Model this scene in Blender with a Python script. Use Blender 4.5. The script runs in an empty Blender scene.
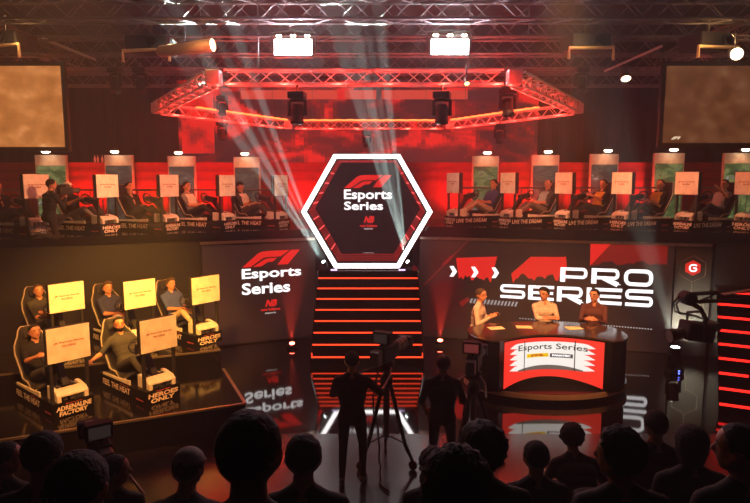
import bpy, bmesh, math, random
import numpy as np
from mathutils import Vector, Matrix, noise
random.seed(7)
S = bpy.context.scene
COL = S.collection
R = math.radians
PI = math.pi
# ---------------------------------------------------------------- camera
CAMX, CAMZ, FPX = 0.2, 4.0, 600.0
PITCH = math.atan(71.5 / FPX)
CS, SN = math.cos(PITCH), math.sin(PITCH)
cam_d = bpy.data.cameras.new('camera')
cam = bpy.data.objects.new('camera', cam_d)
COL.objects.link(cam)
cam.location = (CAMX, 0, CAMZ)
cam.rotation_euler = (PI / 2 - PITCH, 0, 0)
cam_d.sensor_width = 36.0
cam_d.lens = 36.0 * FPX / 750.0
cam_d.clip_start = 0.05
cam_d.clip_end = 200
S.camera = cam


def ray(px, py):
    a, b = (px - 375.0) / FPX, (251.5 - py) / FPX
    return Vector((a, CS + b * SN, -SN + b * CS))


def at(px, py, Y):
    d = ray(px, py)
    return Vector((CAMX, 0, CAMZ)) + d * (Y / d.y)


def atz(px, py, z):
    d = ray(px, py)
    return Vector((CAMX, 0, CAMZ)) + d * ((z - CAMZ) / d.z)


# ---------------------------------------------------------------- materials
MATS = {}


def mat(name, col, rough=0.6, metal=0.0, vary=0.12, scale=6.0, bump=0.0, spec=0.5, coat=0.0):
    if name in MATS:
        return MATS[name]
    m = bpy.data.materials.new(name)
    m.use_nodes = True
    nt = m.node_tree
    b = nt.nodes['Principled BSDF']
    b.inputs['Roughness'].default_value = rough
    b.inputs['Metallic'].default_value = metal
    b.inputs['Specular IOR Level'].default_value = spec
    b.inputs['Coat Weight'].default_value = coat
    tc = nt.nodes.new('ShaderNodeTexCoord')
    nz = nt.nodes.new('ShaderNodeTexNoise')
    nz.inputs['Scale'].default_value = scale
    nz.inputs['Detail'].default_value = 3
    nt.links.new(tc.outputs['Object'], nz.inputs['Vector'])
    rp = nt.nodes.new('ShaderNodeValToRGB')
    c0 = [max(0, c * (1 - vary)) for c in col]
    c1 = [min(1, c * (1 + vary)) for c in col]
    rp.color_ramp.elements[0].color = (*c0, 1)
    rp.color_ramp.elements[1].color = (*c1, 1)
    rp.color_ramp.elements[0].position = 0.3
    rp.color_ramp.elements[1].position = 0.7
    nt.links.new(nz.outputs['Fac'], rp.inputs['Fac'])
    nt.links.new(rp.outputs['Color'], b.inputs['Base Color'])
    if bump:
        bp = nt.nodes.new('ShaderNodeBump')
        bp.inputs['Strength'].default_value = bump
        bp.inputs['Distance'].default_value = 0.02
        nt.links.new(nz.outputs['Fac'], bp.inputs['Height'])
        nt.links.new(bp.outputs['Normal'], b.inputs['Normal'])
    MATS[name] = m
    return m


def glow(name, col, strength):
    if name in MATS:
        return MATS[name]
    m = bpy.data.materials.new(name)
    m.use_nodes = True
    b = m.node_tree.nodes['Principled BSDF']
    b.inputs['Base Color'].default_value = (0.02, 0.02, 0.02, 1)
    b.inputs['Roughness'].default_value = 0.4
    b.inputs['Emission Color'].default_value = (*col, 1)
    b.inputs['Emission Strength'].default_value = strength
    MATS[name] = m
    return m


def screen_mat(name, stops, scale, strength, detail=4.0, cell=None, stretch=(1, 1, 1), rough=0.35, distort=0.0):
    """a video or board picture: noise sent through a colour ramp and given off as light"""
    m = bpy.data.materials.new(name)
    m.use_nodes = True
    nt = m.node_tree
    b = nt.nodes['Principled BSDF']
    b.inputs['Base Color'].default_value = (0.035, 0.028, 0.026, 1)
    b.inputs['Roughness'].default_value = rough
    tc = nt.nodes.new('ShaderNodeTexCoord')
    v = tc.outputs['Object']
    oi = nt.nodes.new('ShaderNodeObjectInfo')
    ad = nt.nodes.new('ShaderNodeVectorMath')
    ad.operation = 'MULTIPLY_ADD'
    mp = nt.nodes.new('ShaderNodeMapping')
    mp.inputs['Scale'].default_value = stretch
    nt.links.new(v, mp.inputs['Vector'])
    v = mp.outputs['Vector']
    if cell:
        sn = nt.nodes.new('ShaderNodeVectorMath')
        sn.operation = 'SNAP'
        sn.inputs[1].default_value = cell
        nt.links.new(v, sn.inputs[0])
        v = sn.outputs['Vector']
    cb = nt.nodes.new('ShaderNodeCombineXYZ')
    for k in ('X', 'Y', 'Z'):
        nt.links.new(oi.outputs['Random'], cb.inputs[k])
    ad.inputs[1].default_value = (37, 37, 37)
    nt.links.new(cb.outputs[0], ad.inputs[0])
    nt.links.new(v, ad.inputs[2])
    nz = nt.nodes.new('ShaderNodeTexNoise')
    nz.inputs['Scale'].default_value = scale
    nz.inputs['Detail'].default_value = detail
    nz.inputs['Distortion'].default_value = distort
    nt.links.new(ad.outputs[0], nz.inputs['Vector'])
    rp = nt.nodes.new('ShaderNodeValToRGB')
    cr = rp.color_ramp
    while len(cr.elements) < len(stops):
        cr.elements.new(0.5)
    for e, (p, c) in zip(cr.elements, stops):
        e.position = p
        e.color = (*c, 1)
    nt.links.new(nz.outputs['Fac'], rp.inputs['Fac'])
    if strength > 0:
        nt.links.new(rp.outputs['Color'], b.inputs['Emission Color'])
        b.inputs['Emission Strength'].default_value = strength
    else:
        nt.links.new(rp.outputs['Color'], b.inputs['Base Color'])
    MATS[name] = m
    return m


# ---------------------------------------------------------------- mesh builder
class MB:
    def __init__(self):
        self.v, self.f, self.m = [], [], []

    def add(self, vs, fs, mi=0):
        b = len(self.v)
        self.v.extend([tuple(p) for p in vs])
        self.f.extend([tuple(b + i for i in f) for f in fs])
        self.m.extend([mi] * len(fs))
        return self

    def box(self, c, s, rot=None, mi=0):
        c = Vector(c)
        vs = []
        for x in (-.5, .5):
            for y in (-.5, .5):
                for z in (-.5, .5):
                    p = Vector((x * s[0], y * s[1], z * s[2]))
                    if rot is not None:
                        p = rot @ p
                    vs.append(c + p)
        return self.add(vs, [(0, 1, 3, 2), (4, 6, 7, 5), (0, 4, 5, 1), (2, 3, 7, 6), (0, 2, 6, 4), (1, 5, 7, 3)], mi)

    def ptube(self, pts, r, n=8, closed=False, mi=0, caps=True):
        pts = [Vector(p) for p in pts]
        k = len(pts)
        rs = r if isinstance(r, (list, tuple)) else [r] * k
        vs, fs = [], []
        up = None
        for i, p in enumerate(pts):
            if closed:
                t = (pts[(i + 1) % k] - pts[i - 1])
            else:
                t = pts[min(i + 1, k - 1)] - pts[max(i - 1, 0)]
            if t.length < 1e-9:
                t = pts[min(i + 1, k - 1)] - pts[i]
            t.normalize()
            if up is None:
                up = Vector((0, 0, 1)) if abs(t.z) < 0.9 else Vector((0, 1, 0))
            a = t.cross(up)
            if a.length < 1e-4:
                a = t.cross(Vector((1, 0, 0.3)))
            a.normalize()
            b = a.cross(t).normalized()
            up = b
            for j in range(n):
                an = 2 * PI * j / n
                vs.append(p + (a * math.cos(an) + b * math.sin(an)) * rs[i])
        seg = k if closed else k - 1
        for i in range(seg):
            for j in range(n):
                i2 = (i + 1) % k
                fs.append((i * n + j, i * n + (j + 1) % n, i2 * n + (j + 1) % n, i2 * n + j))
        if not closed and caps:
            fs.append(tuple(range(n - 1, -1, -1)))
            fs.append(tuple((k - 1) * n + j for j in range(n)))
        return self.add(vs, fs, mi)

    def tube(self, p, q, r, n=8, r2=None, mi=0):
        return self.ptube([p, q], [r, r if r2 is None else r2], n, mi=mi)

    def lathe(self, prof, n=20, c=(0, 0, 0), axis=None, mi=0):
        c = Vector(c)
        rot = Matrix.Identity(3)
        if axis is not None:
            rot = Vector((0, 0, 1)).rotation_difference(Vector(axis)).to_matrix()
        vs, fs = [], []
        for (r, z) in prof:
            for j in range(n):
                an = 2 * PI * j / n
                vs.append(c + rot @ Vector((r * math.cos(an), r * math.sin(an), z)))
        for i in range(len(prof) - 1):
            for j in range(n):
                fs.append((i * n + j, i * n + (j + 1) % n, (i + 1) * n + (j + 1) % n, (i + 1) * n + j))
        fs.append(tuple(range(n - 1, -1, -1)))
        fs.append(tuple((len(prof) - 1) * n + j for j in range(n)))
        return self.add(vs, fs, mi)

    def ball(self, c, r, nu=14, nv=10, mi=0):
        c = Vector(c)
        if not isinstance(r, (tuple, list)):
            r = (r, r, r)
        vs = [c + Vector((0, 0, r[2]))]
        for i in range(1, nv):
            th = PI * i / nv
            for j in range(nu):
                an = 2 * PI * j / nu
                vs.append(c + Vector((r[0] * math.sin(th) * math.cos(an), r[1] * math.sin(th) * math.sin(an), r[2] * math.cos(th))))
        vs.append(c - Vector((0, 0, r[2])))
        fs = []
        for j in range(nu):
            fs.append((0, 1 + j, 1 + (j + 1) % nu))
        for i in range(nv - 2):
            for j in range(nu):
                a = 1 + i * nu
                fs.append((a + j, a + nu + j, a + nu + (j + 1) % nu, a + (j + 1) % nu))
        a = 1 + (nv - 2) * nu
        for j in range(nu):
            fs.append((len(vs) - 1, a + (j + 1) % nu, a + j))
        return self.add(vs, fs, mi)

    def prism(self, pts, f0, f1, mi=0):
        """polygon pts (2-D) mapped by f0 and f1 to its two faces"""
        n = len(pts)
        vs = [f0(*p) for p in pts] + [f1(*p) for p in pts]
        fs = [tuple(range(n - 1, -1, -1)), tuple(range(n, 2 * n))]
        for i in range(n):
            j = (i + 1) % n
            fs.append((i, j, n + j, n + i))
        return self.add(vs, fs, mi)

    def flat(self, pts, f, mi=0):
        return self.add([f(*p) for p in pts], [tuple(range(len(pts)))], mi)

    def text(self, s, f, box, bold=0.02, shear=0.0, mi=0):
        """lettering filling box = (u0, v0, u1, v1), mapped to space by f(u, v)"""
        vs, fs = text_geo(s, bold, shear)
        u0, v0, u1, v1 = box
        self.add([f(u0 + a * (u1 - u0), v0 + b * (v1 - v0)) for a, b in vs], fs, mi)
        return self

    def mesh(self, name, mats, smooth=False):
        me = bpy.data.meshes.new(name)
        me.from_pydata(self.v, [], self.f)
        if not isinstance(mats, (list, tuple)):
            mats = [mats]
        for m in mats:
            me.materials.append(m)
        if len(mats) > 1:
            me.polygons.foreach_set('material_index', self.m)
        bm = bmesh.new()
        bm.from_mesh(me)
        bmesh.ops.recalc_face_normals(bm, faces=bm.faces)
        bm.to_mesh(me)
        bm.free()
        if smooth:
            me.polygons.foreach_set('use_smooth', [True] * len(me.polygons))
        me.update()
        return me

    def build(self, name, mats, parent=None, bevel=0.0, smooth=False):
        me = self.mesh(name, mats, smooth)
        o = bpy.data.objects.new(name, me)
        COL.objects.link(o)
        if parent is not None:
            o.parent = parent
        if bevel:
            md = o.modifiers.new('bevel', 'BEVEL')
            md.width = bevel
            md.segments = 2
            md.limit_method = 'ANGLE'
        return o


TXT = {}


def text_geo(s, bold, shear):
    k = (s, bold, shear)
    if k in TXT:
        return TXT[k]
    cu = bpy.data.curves.new('t', 'FONT')
    cu.body = s
    cu.size = 1
    cu.offset = bold
    cu.resolution_u = 3
    cu.fill_mode = 'FRONT'
    ob = bpy.data.objects.new('t', cu)
    COL.objects.link(ob)
    dg = bpy.context.evaluated_depsgraph_get()
    dg.update()
    ev = ob.evaluated_get(dg)
    me = ev.to_mesh()
    vs = [(v.co.x + shear * v.co.y, v.co.y) for v in me.vertices]
    fs = [tuple(p.vertices) for p in me.polygons]
    ev.to_mesh_clear()
    bpy.data.objects.remove(ob)
    bpy.data.curves.remove(cu)
    x0, x1 = min(v[0] for v in vs), max(v[0] for v in vs)
    y0, y1 = min(v[1] for v in vs), max(v[1] for v in vs)
    vs = [((a - x0) / (x1 - x0), (b - y0) / (y1 - y0)) for a, b in vs]
    TXT[k] = (vs, fs)
    return TXT[k]


def tag(o, label=None, cat=None, group=None, kind=None):
    if label:
        o['label'] = label
    if cat:
        o['category'] = cat
    if group:
        o['group'] = group
    if kind:
        o['kind'] = kind
    return o


def thing(name, label, cat, loc=(0, 0, 0), rz=0.0, group=None):
    o = bpy.data.objects.new(name, None)
    o.empty_display_size = 0.1
    COL.objects.link(o)
    o.location = loc
    o.rotation_euler = (0, 0, rz)
    return tag(o, label, cat, group)


KIDS = {}


def copy_tree(o, parent=None):
    c = o.copy()
    COL.objects.link(c)
    if parent is not None:
        c.parent = parent
    for ch in list(o.children):
        copy_tree(ch, c)
    return c


def struct(mb, name, m, bevel=0.0):
    return tag(mb.build(name, m, bevel=bevel), kind='structure')


def light(kind, name, loc, power, col=(1, 1, 1), to=None, size=0.1, angle=45, blend=0.3):
    d = bpy.data.lights.new(name, kind)
    d.energy = power
    d.color = col
    if kind == 'SPOT':
        d.spot_size = R(angle)
        d.spot_blend = blend
        d.shadow_soft_size = size
    elif kind == 'AREA':
        d.size = size
    else:
        d.shadow_soft_size = size
    o = bpy.data.objects.new(name, d)
    COL.objects.link(o)
    o.location = loc
    if to is not None:
        o.rotation_euler = (Vector(to) - Vector(loc)).to_track_quat('-Z', 'Y').to_euler()
    return o


# ---------------------------------------------------------------- palette
M_FLOOR = mat('glossy_black_stage', (0.010, 0.0085, 0.0085), 0.045, spec=1.0, vary=0.2, scale=1.5)
M_FLOOR.node_tree.nodes['Principled BSDF'].inputs['IOR'].default_value = 1.75
M_BLACK = mat('matt_black', (0.012, 0.011, 0.011), 0.7)
M_GLOSS = mat('gloss_black', (0.010, 0.009, 0.009), 0.18)
M_DRAPE = mat('dark_drape', (0.013, 0.010, 0.011), 0.9, bump=0.3, scale=2)
M_DRAPEB = mat('blue_black_drape', (0.012, 0.013, 0.026), 0.9, bump=0.3, scale=2)
M_CEIL = mat('sooty_ceiling', (0.05, 0.042, 0.042), 0.9)
M_PLAT = mat('platform_black', (0.007, 0.0055, 0.005), 0.11, spec=0.6)
M_EDGE = mat('brushed_edge_metal', (0.55, 0.45, 0.36), 0.3, 0.9)
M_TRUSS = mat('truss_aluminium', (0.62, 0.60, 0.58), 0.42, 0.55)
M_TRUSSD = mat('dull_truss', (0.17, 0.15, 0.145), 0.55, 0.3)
M_WHITE = mat('white_plastic', (0.78, 0.74, 0.68), 0.35)
M_TRIM = mat('pale_piping', (0.42, 0.34, 0.27), 0.5)
M_SEAT = mat('black_seat_fabric', (0.018, 0.016, 0.016), 0.75)
M_PANEL = mat('white_back_panel', (0.90, 0.85, 0.76), 0.55)
M_INK = mat('red_print', (0.45, 0.10, 0.05), 0.6)
M_LET = mat('pale_lettering', (0.85, 0.72, 0.62), 0.5)
M_LETR = mat('red_lettering', (0.75, 0.10, 0.06), 0.5)
M_GREY = mat('grey_metal', (0.12, 0.115, 0.11), 0.4, 0.5)
M_RED = mat('red_partition', (0.30, 0.03, 0.025), 0.75)
M_RED2 = mat('dark_red_batten', (0.22, 0.02, 0.018), 0.6)
M_HEADER = mat('tan_board', (0.62, 0.48, 0.36), 0.7)
M_TIER = mat('dark_carpet', (0.010, 0.009, 0.009), 0.95)
E_WHITE = glow('white_tube', (1, 0.95, 0.95), 5.0)
E_TEXT = glow('white_screen_letters', (1, 0.96, 0.95), 1.5)
E_TEXTD = glow('dim_white_letters', (1, 0.9, 0.85), 0.55)
E_RED = glow('red_screen_graphic', (1, 0.022, 0.016), 0.80)
E_REDD = glow('deep_red_graphic', (0.40, 0.012, 0.010), 0.55)
E_STRIP = glow('orange_red_strip', (1, 0.050, 0.013), 2.3)
E_STRIPR = glow('red_strip', (1, 0.018, 0.012), 2.2)
E_TRUSS = glow('amber_red_tape', (1, 0.15, 0.03), 4.0)
E_FLOOD = glow('flood_face', (1, 0.95, 0.92), 16.0)
E_LAMP = glow('lamp_lens', (1, 0.80, 0.55), 14.0)
E_LAMPW = glow('white_lamp_lens', (0.9, 1, 0.95), 22.0)
E_LAMPR = glow('red_lamp_lens', (1, 0.10, 0.06), 25.0)
E_BLUE = glow('blue_led', (0.1, 0.15, 1), 6.0)
E_DARKSCR = glow('dark_screen', (0.055, 0.022, 0.018), 0.35)
# ================================================================ the hall
ZL, ZR = 2.78, 2.84          # gallery floor, left and right of the portal
struct(MB().box((0, 11.0, -0.05), (28, 30, 0.1)), 'floor', M_FLOOR)
struct(MB().box((0, 7.4, 0.003), (14, 3.4, 0.006)), 'floor_front', mat('satin_front_stage', (0.014, 0.009, 0.011), 0.22, spec=0.7))
struct(MB().box((0, 11.0, 9.75), (28, 30, 0.1)), 'ceiling', M_CEIL)
struct(MB().box((-13.6, 11, 4.85), (0.2, 30, 9.7)), 'wall_left', M_DRAPE)
struct(MB().box((13.6, 11, 4.85), (0.2, 30, 9.7)), 'wall_right', M_DRAPE)
struct(MB().box((0, 25.3, 4.85), (28, 0.2, 9.7)), 'wall_back', M_DRAPE)
struct(MB().box((0, -3.6, 4.85), (28, 0.2, 9.7)), 'wall_front', M_DRAPE)


def drape(name, x0, x1, y, z0, z1, m):
    mb = MB()
    n = int((x1 - x0) / 0.12)
    vs, fs = [], []
    for i in range(n + 1):
        x = x0 + (x1 - x0) * i / n
        yy = y + 0.05 * math.sin(i * 1.25) + 0.02 * math.sin(i * 0.37)
        vs += [(x, yy, z0), (x, yy, z1), (x, yy + 0.04, z0), (x, yy + 0.04, z1)]
    for i in range(n):
        a = 4 * i
        fs += [(a, a + 4, a + 5, a + 1), (a + 2, a + 3, a + 7, a + 6), (a + 1, a + 5, a + 7, a + 3), (a, a + 2, a + 6, a + 4)]
    mb.add(vs, fs)
    o = mb.build(name, m)
    return o


tag(drape('stage_drape', -13.2, -9.3, 21.6, 2.8, 8.3, M_DRAPEB), 'blue-black hanging drape beside the left projection screen', 'drape')
tag(drape('stage_drape', -9.2, -6.75, 21.5, 2.8, 8.3, M_DRAPE), 'brown-black hanging drape left of the red backdrop screen', 'drape')
tag(drape('stage_drape', 5.95, 13.2, 21.5, 2.8, 8.3, M_DRAPE), 'wide black hanging drape between red backdrop screen and right projection screen', 'drape')

# line of the wing walls under the gallery
WL0, WL1 = Vector((-1.30, 15.08, 0)), Vector((-3.87, 13.95, 0))
WL2 = Vector((-13.0, 9.96, 0))
WR0, WR1 = Vector((1.33, 15.10, 0)), Vector((7.75, 13.31, 0))
WR2 = Vector((13.4, 11.74, 0))


def slab(name, line, yb, z0, z1, m):
    pts = [(p.x, p.y) for p in line] + [(line[-1].x, yb), (line[0].x, yb)]
    mb = MB()
    mb.prism(pts, lambda x, y: Vector((x, y, z0)), lambda x, y: Vector((x, y, z1)))
    return struct(mb, name, m)


slab('gallery_floor_left', [WL0 + Vector((-.16, -.07, 0)), WL1, WL2], 18.2, 2.60, ZL, M_PLAT)
slab('gallery_floor_right', [WR0 + Vector((.13, -.036, 0)), WR1, WR2], 18.2, 2.60, ZR, M_PLAT)
struct(MB().box((0, 17.75, 2.68), (2.94, 0.9, 0.2)), 'gallery_floor_middle', M_PLAT)


def wallseg(mb, a, b, z0, z1, th=0.12):
    d = (b - a).normalized()
    n = Vector((-d.y, d.x, 0))
    if n.y < 0:
        n = -n
    ps = [a, b, b + n * th, a + n * th]
    mb.prism([(p.x, p.y) for p in ps], lambda x, y: Vector((x, y, z0)), lambda x, y: Vector((x, y, z1)))


mb = MB(); wallseg(mb, WL1 + Vector((-.02, .03, 0)), WL2, 0, 2.58); struct(mb, 'wall_left_wing', mat('brown_black_board', (0.007, 0.005, 0.0045), 0.6))
mb = MB(); wallseg(mb, WR1 + Vector((.08, .05, 0)), WR2, 0, 2.58); struct(mb, 'wall_right_wing', M_DRAPE)
mb = MB(); wallseg(mb, Vector((-1.28, 17.35, 0)), Vector((1.3, 17.35, 0)), 0, 2.58); struct(mb, 'wall_under_portal', M_BLACK)
mb = MB(); wallseg(mb, WL0 + Vector((0, -.06, 0)), WL1 + Vector((0, -.06, 0)), 2.50, 2.56, 0.06); struct(mb, 'trim_1', M_EDGE)
mb = MB(); wallseg(mb, WR0 + Vector((0, -.06, 0)), WR1 + Vector((-.05, -.06, 0)), 2.52, 2.58, 0.06); struct(mb, 'trim_2', M_EDGE)

# red-lit partition behind the racers, with battens
mb = MB()
mb.box((0, 18.3, 3.65), (26, 0.12, 1.75))
struct(mb, 'wall_partition', M_RED)
for k, (z, x0, x1) in enumerate([(4.28, -12.6, -1.4), (4.02, -12.6, -1.4), (4.28, 1.4, 12.6), (4.02, 1.4, 12.6)]):
    tag(MB().box(((x0 + x1) / 2, 18.215, z), (x1 - x0, 0.045, 0.09)).build('trim_%d' % (3 + k), M_RED2), kind='structure')

# ------------------------------------------------------------ red backdrop screen
BD = thing('backdrop_screen', 'wide LED backdrop screen with blotchy red brick picture under the roof trusses', 'screen', (-0.45, 23.6, 2.8))
MBD = screen_mat('red_blotch_picture', [(0.0, (0.03, 0.010, 0.012)), (0.46, (0.05, 0.012, 0.014)), (0.54, (0.25, 0.012, 0.010)), (0.62, (0.95, 0.02, 0.016)), (1.0, (1.0, 0.06, 0.03))], 0.75, 0.75, 5.0, (0.13, 0.2, 0.07), stretch=(.8, 1, 1.3), distort=1.0)
MB().box((0, 0.05, 2.5), (13.9, 0.1, 5.0)).build('picture', MBD, BD)
MB().box((-6.2, -0.02, 3.6), (1.25, 0.04, 2.75)).build('bright_picture', screen_mat('bright_red_picture', [(0.0, (0.10, 0.008, 0.008)), (0.40, (0.30, 0.012, 0.010)), (0.50, (0.95, 0.018, 0.014)), (1.0, (1.0, 0.05, 0.03))], 0.9, 0.8, 4.0, (0.13, 0.2, 0.07)), BD)
for s, w in ((-2.55, 3.7), (0.2, 1.2), (2.65, 3.3)):
    MB().box((s - .1, -0.03, 4.45), (w, 0.06, 0.33)).build('light_bar', glow('salmon_bar', (1, 0.09, 0.05), 0.62), BD)
MB().box((0, -0.02, 5.06), (14.1, 0.14, 0.12)).build('top_rail', M_BLACK, BD)

# ------------------------------------------------------------ stairs to the portal
ST = thing('staircase', 'black stage staircase with glowing orange-red edges climbing to the white hexagon', 'staircase', (0, 0, 0))
for i in range(8):
    y0 = 12.66 + 0.26 * i
    z1 = 0.205 * (i + 1)
    st = MB().box((0.03, (y0 + 15.2) / 2, z1 - 0.1025), (2.44, 15.2 - y0, 0.203)).build('step', M_GLOSS, ST)
    sm = MB().box((0.03, y0 - 0.008, z1 - 0.022), (2.42, 0.014, 0.030))
    if i == 0:
        for sx in (-1, 1):
            sm.box((0.03 + sx * 1.20, y0 - 0.008, z1 + 0.03), (0.02, 0.014, 0.09))
    sm.build('led_strip', E_STRIP, st)
MB().box((0.03, 15.05, 1.712), (2.48, 0.9, 0.135)).build('landing', M_GLOSS, ST)
for sx in (-1, 1):
    # closed side panels
    mbp = MB()
    pts = [(12.66, 0), (12.66, 0.21), (14.6, 1.78), (15.2, 1.78), (15.2, 0)]
    xx = 0.03 + sx * 1.235
    mbp.prism(pts, lambda y, z: Vector((xx - 0.012, y, z)), lambda y, z: Vector((xx + 0.012, y, z)))
    mbp.build('side_panel', M_GLOSS, ST)

# ------------------------------------------------------------ hexagon portal
HZ, HR, HY = 3.225, 1.61, 14.78
HP = thing('hexagon_portal', 'tall hexagonal stage portal outlined by a thick white light tube', 'portal', (0, HY, HZ))


def hexpts(r):
    return [Vector((r * math.cos(k * PI / 3), 0, r * math.sin(k * PI / 3))) for k in range(6)]


def hexring(r0, r1, y0, y1):
    m_ = MB()
    a0, a1 = hexpts(r0), hexpts(r1)
    vs = []
    for k in range(6):
        vs += [a0[k] + Vector((0, y0, 0)), a1[k] + Vector((0, y0, 0)), a1[k] + Vector((0, y1, 0)), a0[k] + Vector((0, y1, 0))]
    fs = []
    for k in range(6):
        a, b = 4 * k, 4 * ((k + 1) % 6)
        for q in range(4):
            fs.append((a + q, b + q, b + (q + 1) % 4, a + (q + 1) % 4))
    return m_.add(vs, fs)


hexring(1.495, 1.61, -0.05, 0.04).build('light_tube', E_WHITE, HP)
hexring(1.45, 1.64, 0.05, 2.15).build('tunnel', M_GLOSS, HP)
for yy, rr in ((0.35, 1.447), (0.75, 1.447), (1.15, 1.447), (1.55, 1.447)):
    hexring(rr - 0.010, rr, yy, yy + 0.022).build('red_strip', glow('dim_red_strip', (1, 0.04, 0.04), 0.5), HP)
for sx in (-1, 1):
    for t in (0.16, 0.36, 0.56, 0.76):
        for sz in (1, -1):
            p = Vector((sx * (1.445 - 0.7225 * t), 0, sz * 1.2514 * t))
            nrm = Vector((-sx * 0.866, 0, -sz * 0.5))
            L = 0.5 if sz < 0 else 0.42
            dsh = MB()
            q = p + nrm * 0.012
            dsh.tube(q + Vector((0, 0.12, 0)), q + Vector((0, 0.12 + L * 2.6, 0)), 0.014, 6)
            dsh.build('red_dash', glow('pink_red_dash', (1, 0.10, 0.10), 1.3), HP)
scr = MB()
hp = hexpts(1.45)
scr.prism([(p.x, p.z) for p in hp], lambda x, z: Vector((x, 1.95, z)), lambda x, z: Vector((x, 2.02, z)))
SCR = scr.build('screen', glow('portal_screen', (0.10, 0.035, 0.045), 0.10), HP)


def F1LOGO(mb, f, box):
    u0, v0, u1, v1 = box
    g = lambda a, b: f(u0 + a * (u1 - u0), v0 + b * (v1 - v0))
    top = [(0.0, 0.0), (0.155, 0.0), (0.26, 0.42), (0.31, 0.53), (0.38, 0.57), (0.70, 0.57), (0.79, 1.0), (0.40, 1.0), (0.31, 0.97), (0.22, 0.86)]
    # bands run along the slant of the mark: outer band, inner band and the upright stroke
    mb.add([g(a, b) for a, b in [(0.0, 0.0), (0.14, 0.0), (0.345, 0.52), (0.385, 0.58), (0.44, 0.60), (0.66, 0.60), (0.82, 1.0), (0.42, 1.0), (0.33, 0.96), (0.27, 0.86)]],
           [(0, 1, 2, 9), (9, 2, 3, 8), (8, 3, 4, 7), (7, 4, 5, 6)])
    mb.add([g(a, b) for a, b in [(0.18, 0.0), (0.32, 0.0), (0.43, 0.26), (0.52, 0.29), (0.60, 0.52), (0.46, 0.52), (0.40, 0.49), (0.365, 0.43)]],
           [(0, 1, 2, 7), (7, 2, 6), (6, 2, 3, 5), (5, 3, 4)])
    mb.add([g(a, b) for a, b in [(0.60, 0.06), (0.78, 0.06), (1.0, 1.0), (0.845, 1.0), (0.70, 0.56)]], [(0, 1, 2, 3, 4)])
    return mb


def NBLOGO(mb, f, box):
    u0, v0, u1, v1 = box
    w, h = u1 - u0, v1 - v0
    mb.text('NB', f, (u0 + w * 0.22, v0 + h * 0.38, u1 - w * 0.15, v1), 0.05, 0.35)
    mb.text('new balance', f, (u0, v0, u1, v0 + h * 0.26), 0.03, 0.0)
    return mb


# lettering on the portal screen
PYS = HY + 1.94


def portal_uv(px, py):
    p = at(px, py, PYS)
    return p.x, p.z - HZ


fP = lambda u, v: Vector((u, 1.94, v))


def pbox(x0, y0, x1, y1, conv):
    a, b = conv(x0, y1), conv(x1, y0)
    return (a[0], a[1], b[0], b[1])


F1LOGO(MB(), fP, pbox(344, 175, 392, 188, portal_uv)).build('logo', E_RED, SCR)
MB().text('Esports', fP, pbox(344, 189.5, 392, 202, portal_uv), 0.022).text('Series', fP, pbox(344, 201.5, 383, 210, portal_uv), 0.022).build('lettering', E_TEXT, SCR)
NBLOGO(MB(), fP, pbox(360, 216, 377, 227, portal_uv)).build('sponsor_logo', E_RED, SCR)
MB().text('esports', fP, pbox(364, 228, 373, 230, portal_uv), 0.03).build('small_lettering', E_TEXTD, SCR)
MB().text('esports series', fP, pbox(363, 252, 374, 254, portal_uv), 0.03).build('small_lettering', E_TEXTD, SCR)
for px in (334, 402):
    p = at(px, 272.5, 14.62)
    MB().box((p.x, p.y - HY, 1.80 - HZ), (0.16, 0.06, 0.03)).build('foot_light', glow('violet_foot_light', (0.8, 0.6, 1.0), 1.6), HP)

# ------------------------------------------------------------ wing screens


class Wing:
    """a flat screen standing on the stage: local x along the wall, local -y towards the hall"""

    def __init__(self, a, b, name, label, cat):
        self.a, self.d = a.copy(), (b - a).normalized()
        self.n = Vector((self.d.y, -self.d.x, 0))
        self.len = (b - a).length
        self.root = thing(name, label, cat, a, math.atan2(self.d.y, self.d.x))

    def uv(self, px, py, off=0.02):
        r = ray(px, py)
        o = Vector((CAMX, 0, CAMZ))
        a = self.a + self.n * off
        t = (a - o).dot(self.n) / r.dot(self.n)
        p = o + r * t
        return (p - a).dot(self.d), p.z

    def f(self, off=0.02):
        return lambda u, v: Vector((u, -off, v))

    def quad(self, pts, off=0.02):
        return [self.uv(x, y, off) for x, y in pts]

    def pf(self, px0, py0, px1, py1, off=0.02):
        """maps the unit square onto a pixel quad of the wall (perspective handled by the wall itself)"""
        return self.box(px0, py0, px1, py1, off)

    def box(self, x0, y0, x1, y1, off=0.02, y0r=None, y1r=None):
        tl = self.uv(x0, y0, off); bl = self.uv(x0, y1, off)
        tr = self.uv(x1, y0 if y0r is None else y0r, off); br = self.uv(x1, y1 if y1r is None else y1r, off)
        return (bl[0], (bl[1] + br[1]) / 2, tr[0], (tl[1] + tr[1]) / 2)


# left wing
LW = Wing(WL1, WL0, 'esports_screen', 'tall dark LED wall screen with red logo and white lettering left of the stairs', 'screen')
LP = MB().box((LW.len / 2, 0.045, 1.25), (LW.len, 0.09, 2.49)).build('panel', mat('left_screen_face', (0.03, 0.02, 0.018), 0.3), LW.root)
LPE = MB().box((LW.len / 2, -0.006, 1.25), (LW.len - 0.06, 0.008, 2.40)).build('picture', screen_mat('left_picture', [(0.3, (0.030, 0.011, 0.009)), (0.62, (0.05, 0.018, 0.014)), (0.75, (0.09, 0.014, 0.012))], 1.4, 0.55), LW.root)
f = LW.f()
F1LOGO(MB(), f, LW.box(242, 252, 300, 267, y0r=249.5, y1r=265)).build('logo', E_RED, LPE)
MB().text('Esports', f, LW.box(242, 269, 301, 282, y0r=266, y1r=278.5), 0.024).text('Series', f, LW.box(242, 283, 290, 295, y0r=281, y1r=292), 0.024).build('lettering', E_TEXT, LPE)
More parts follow.
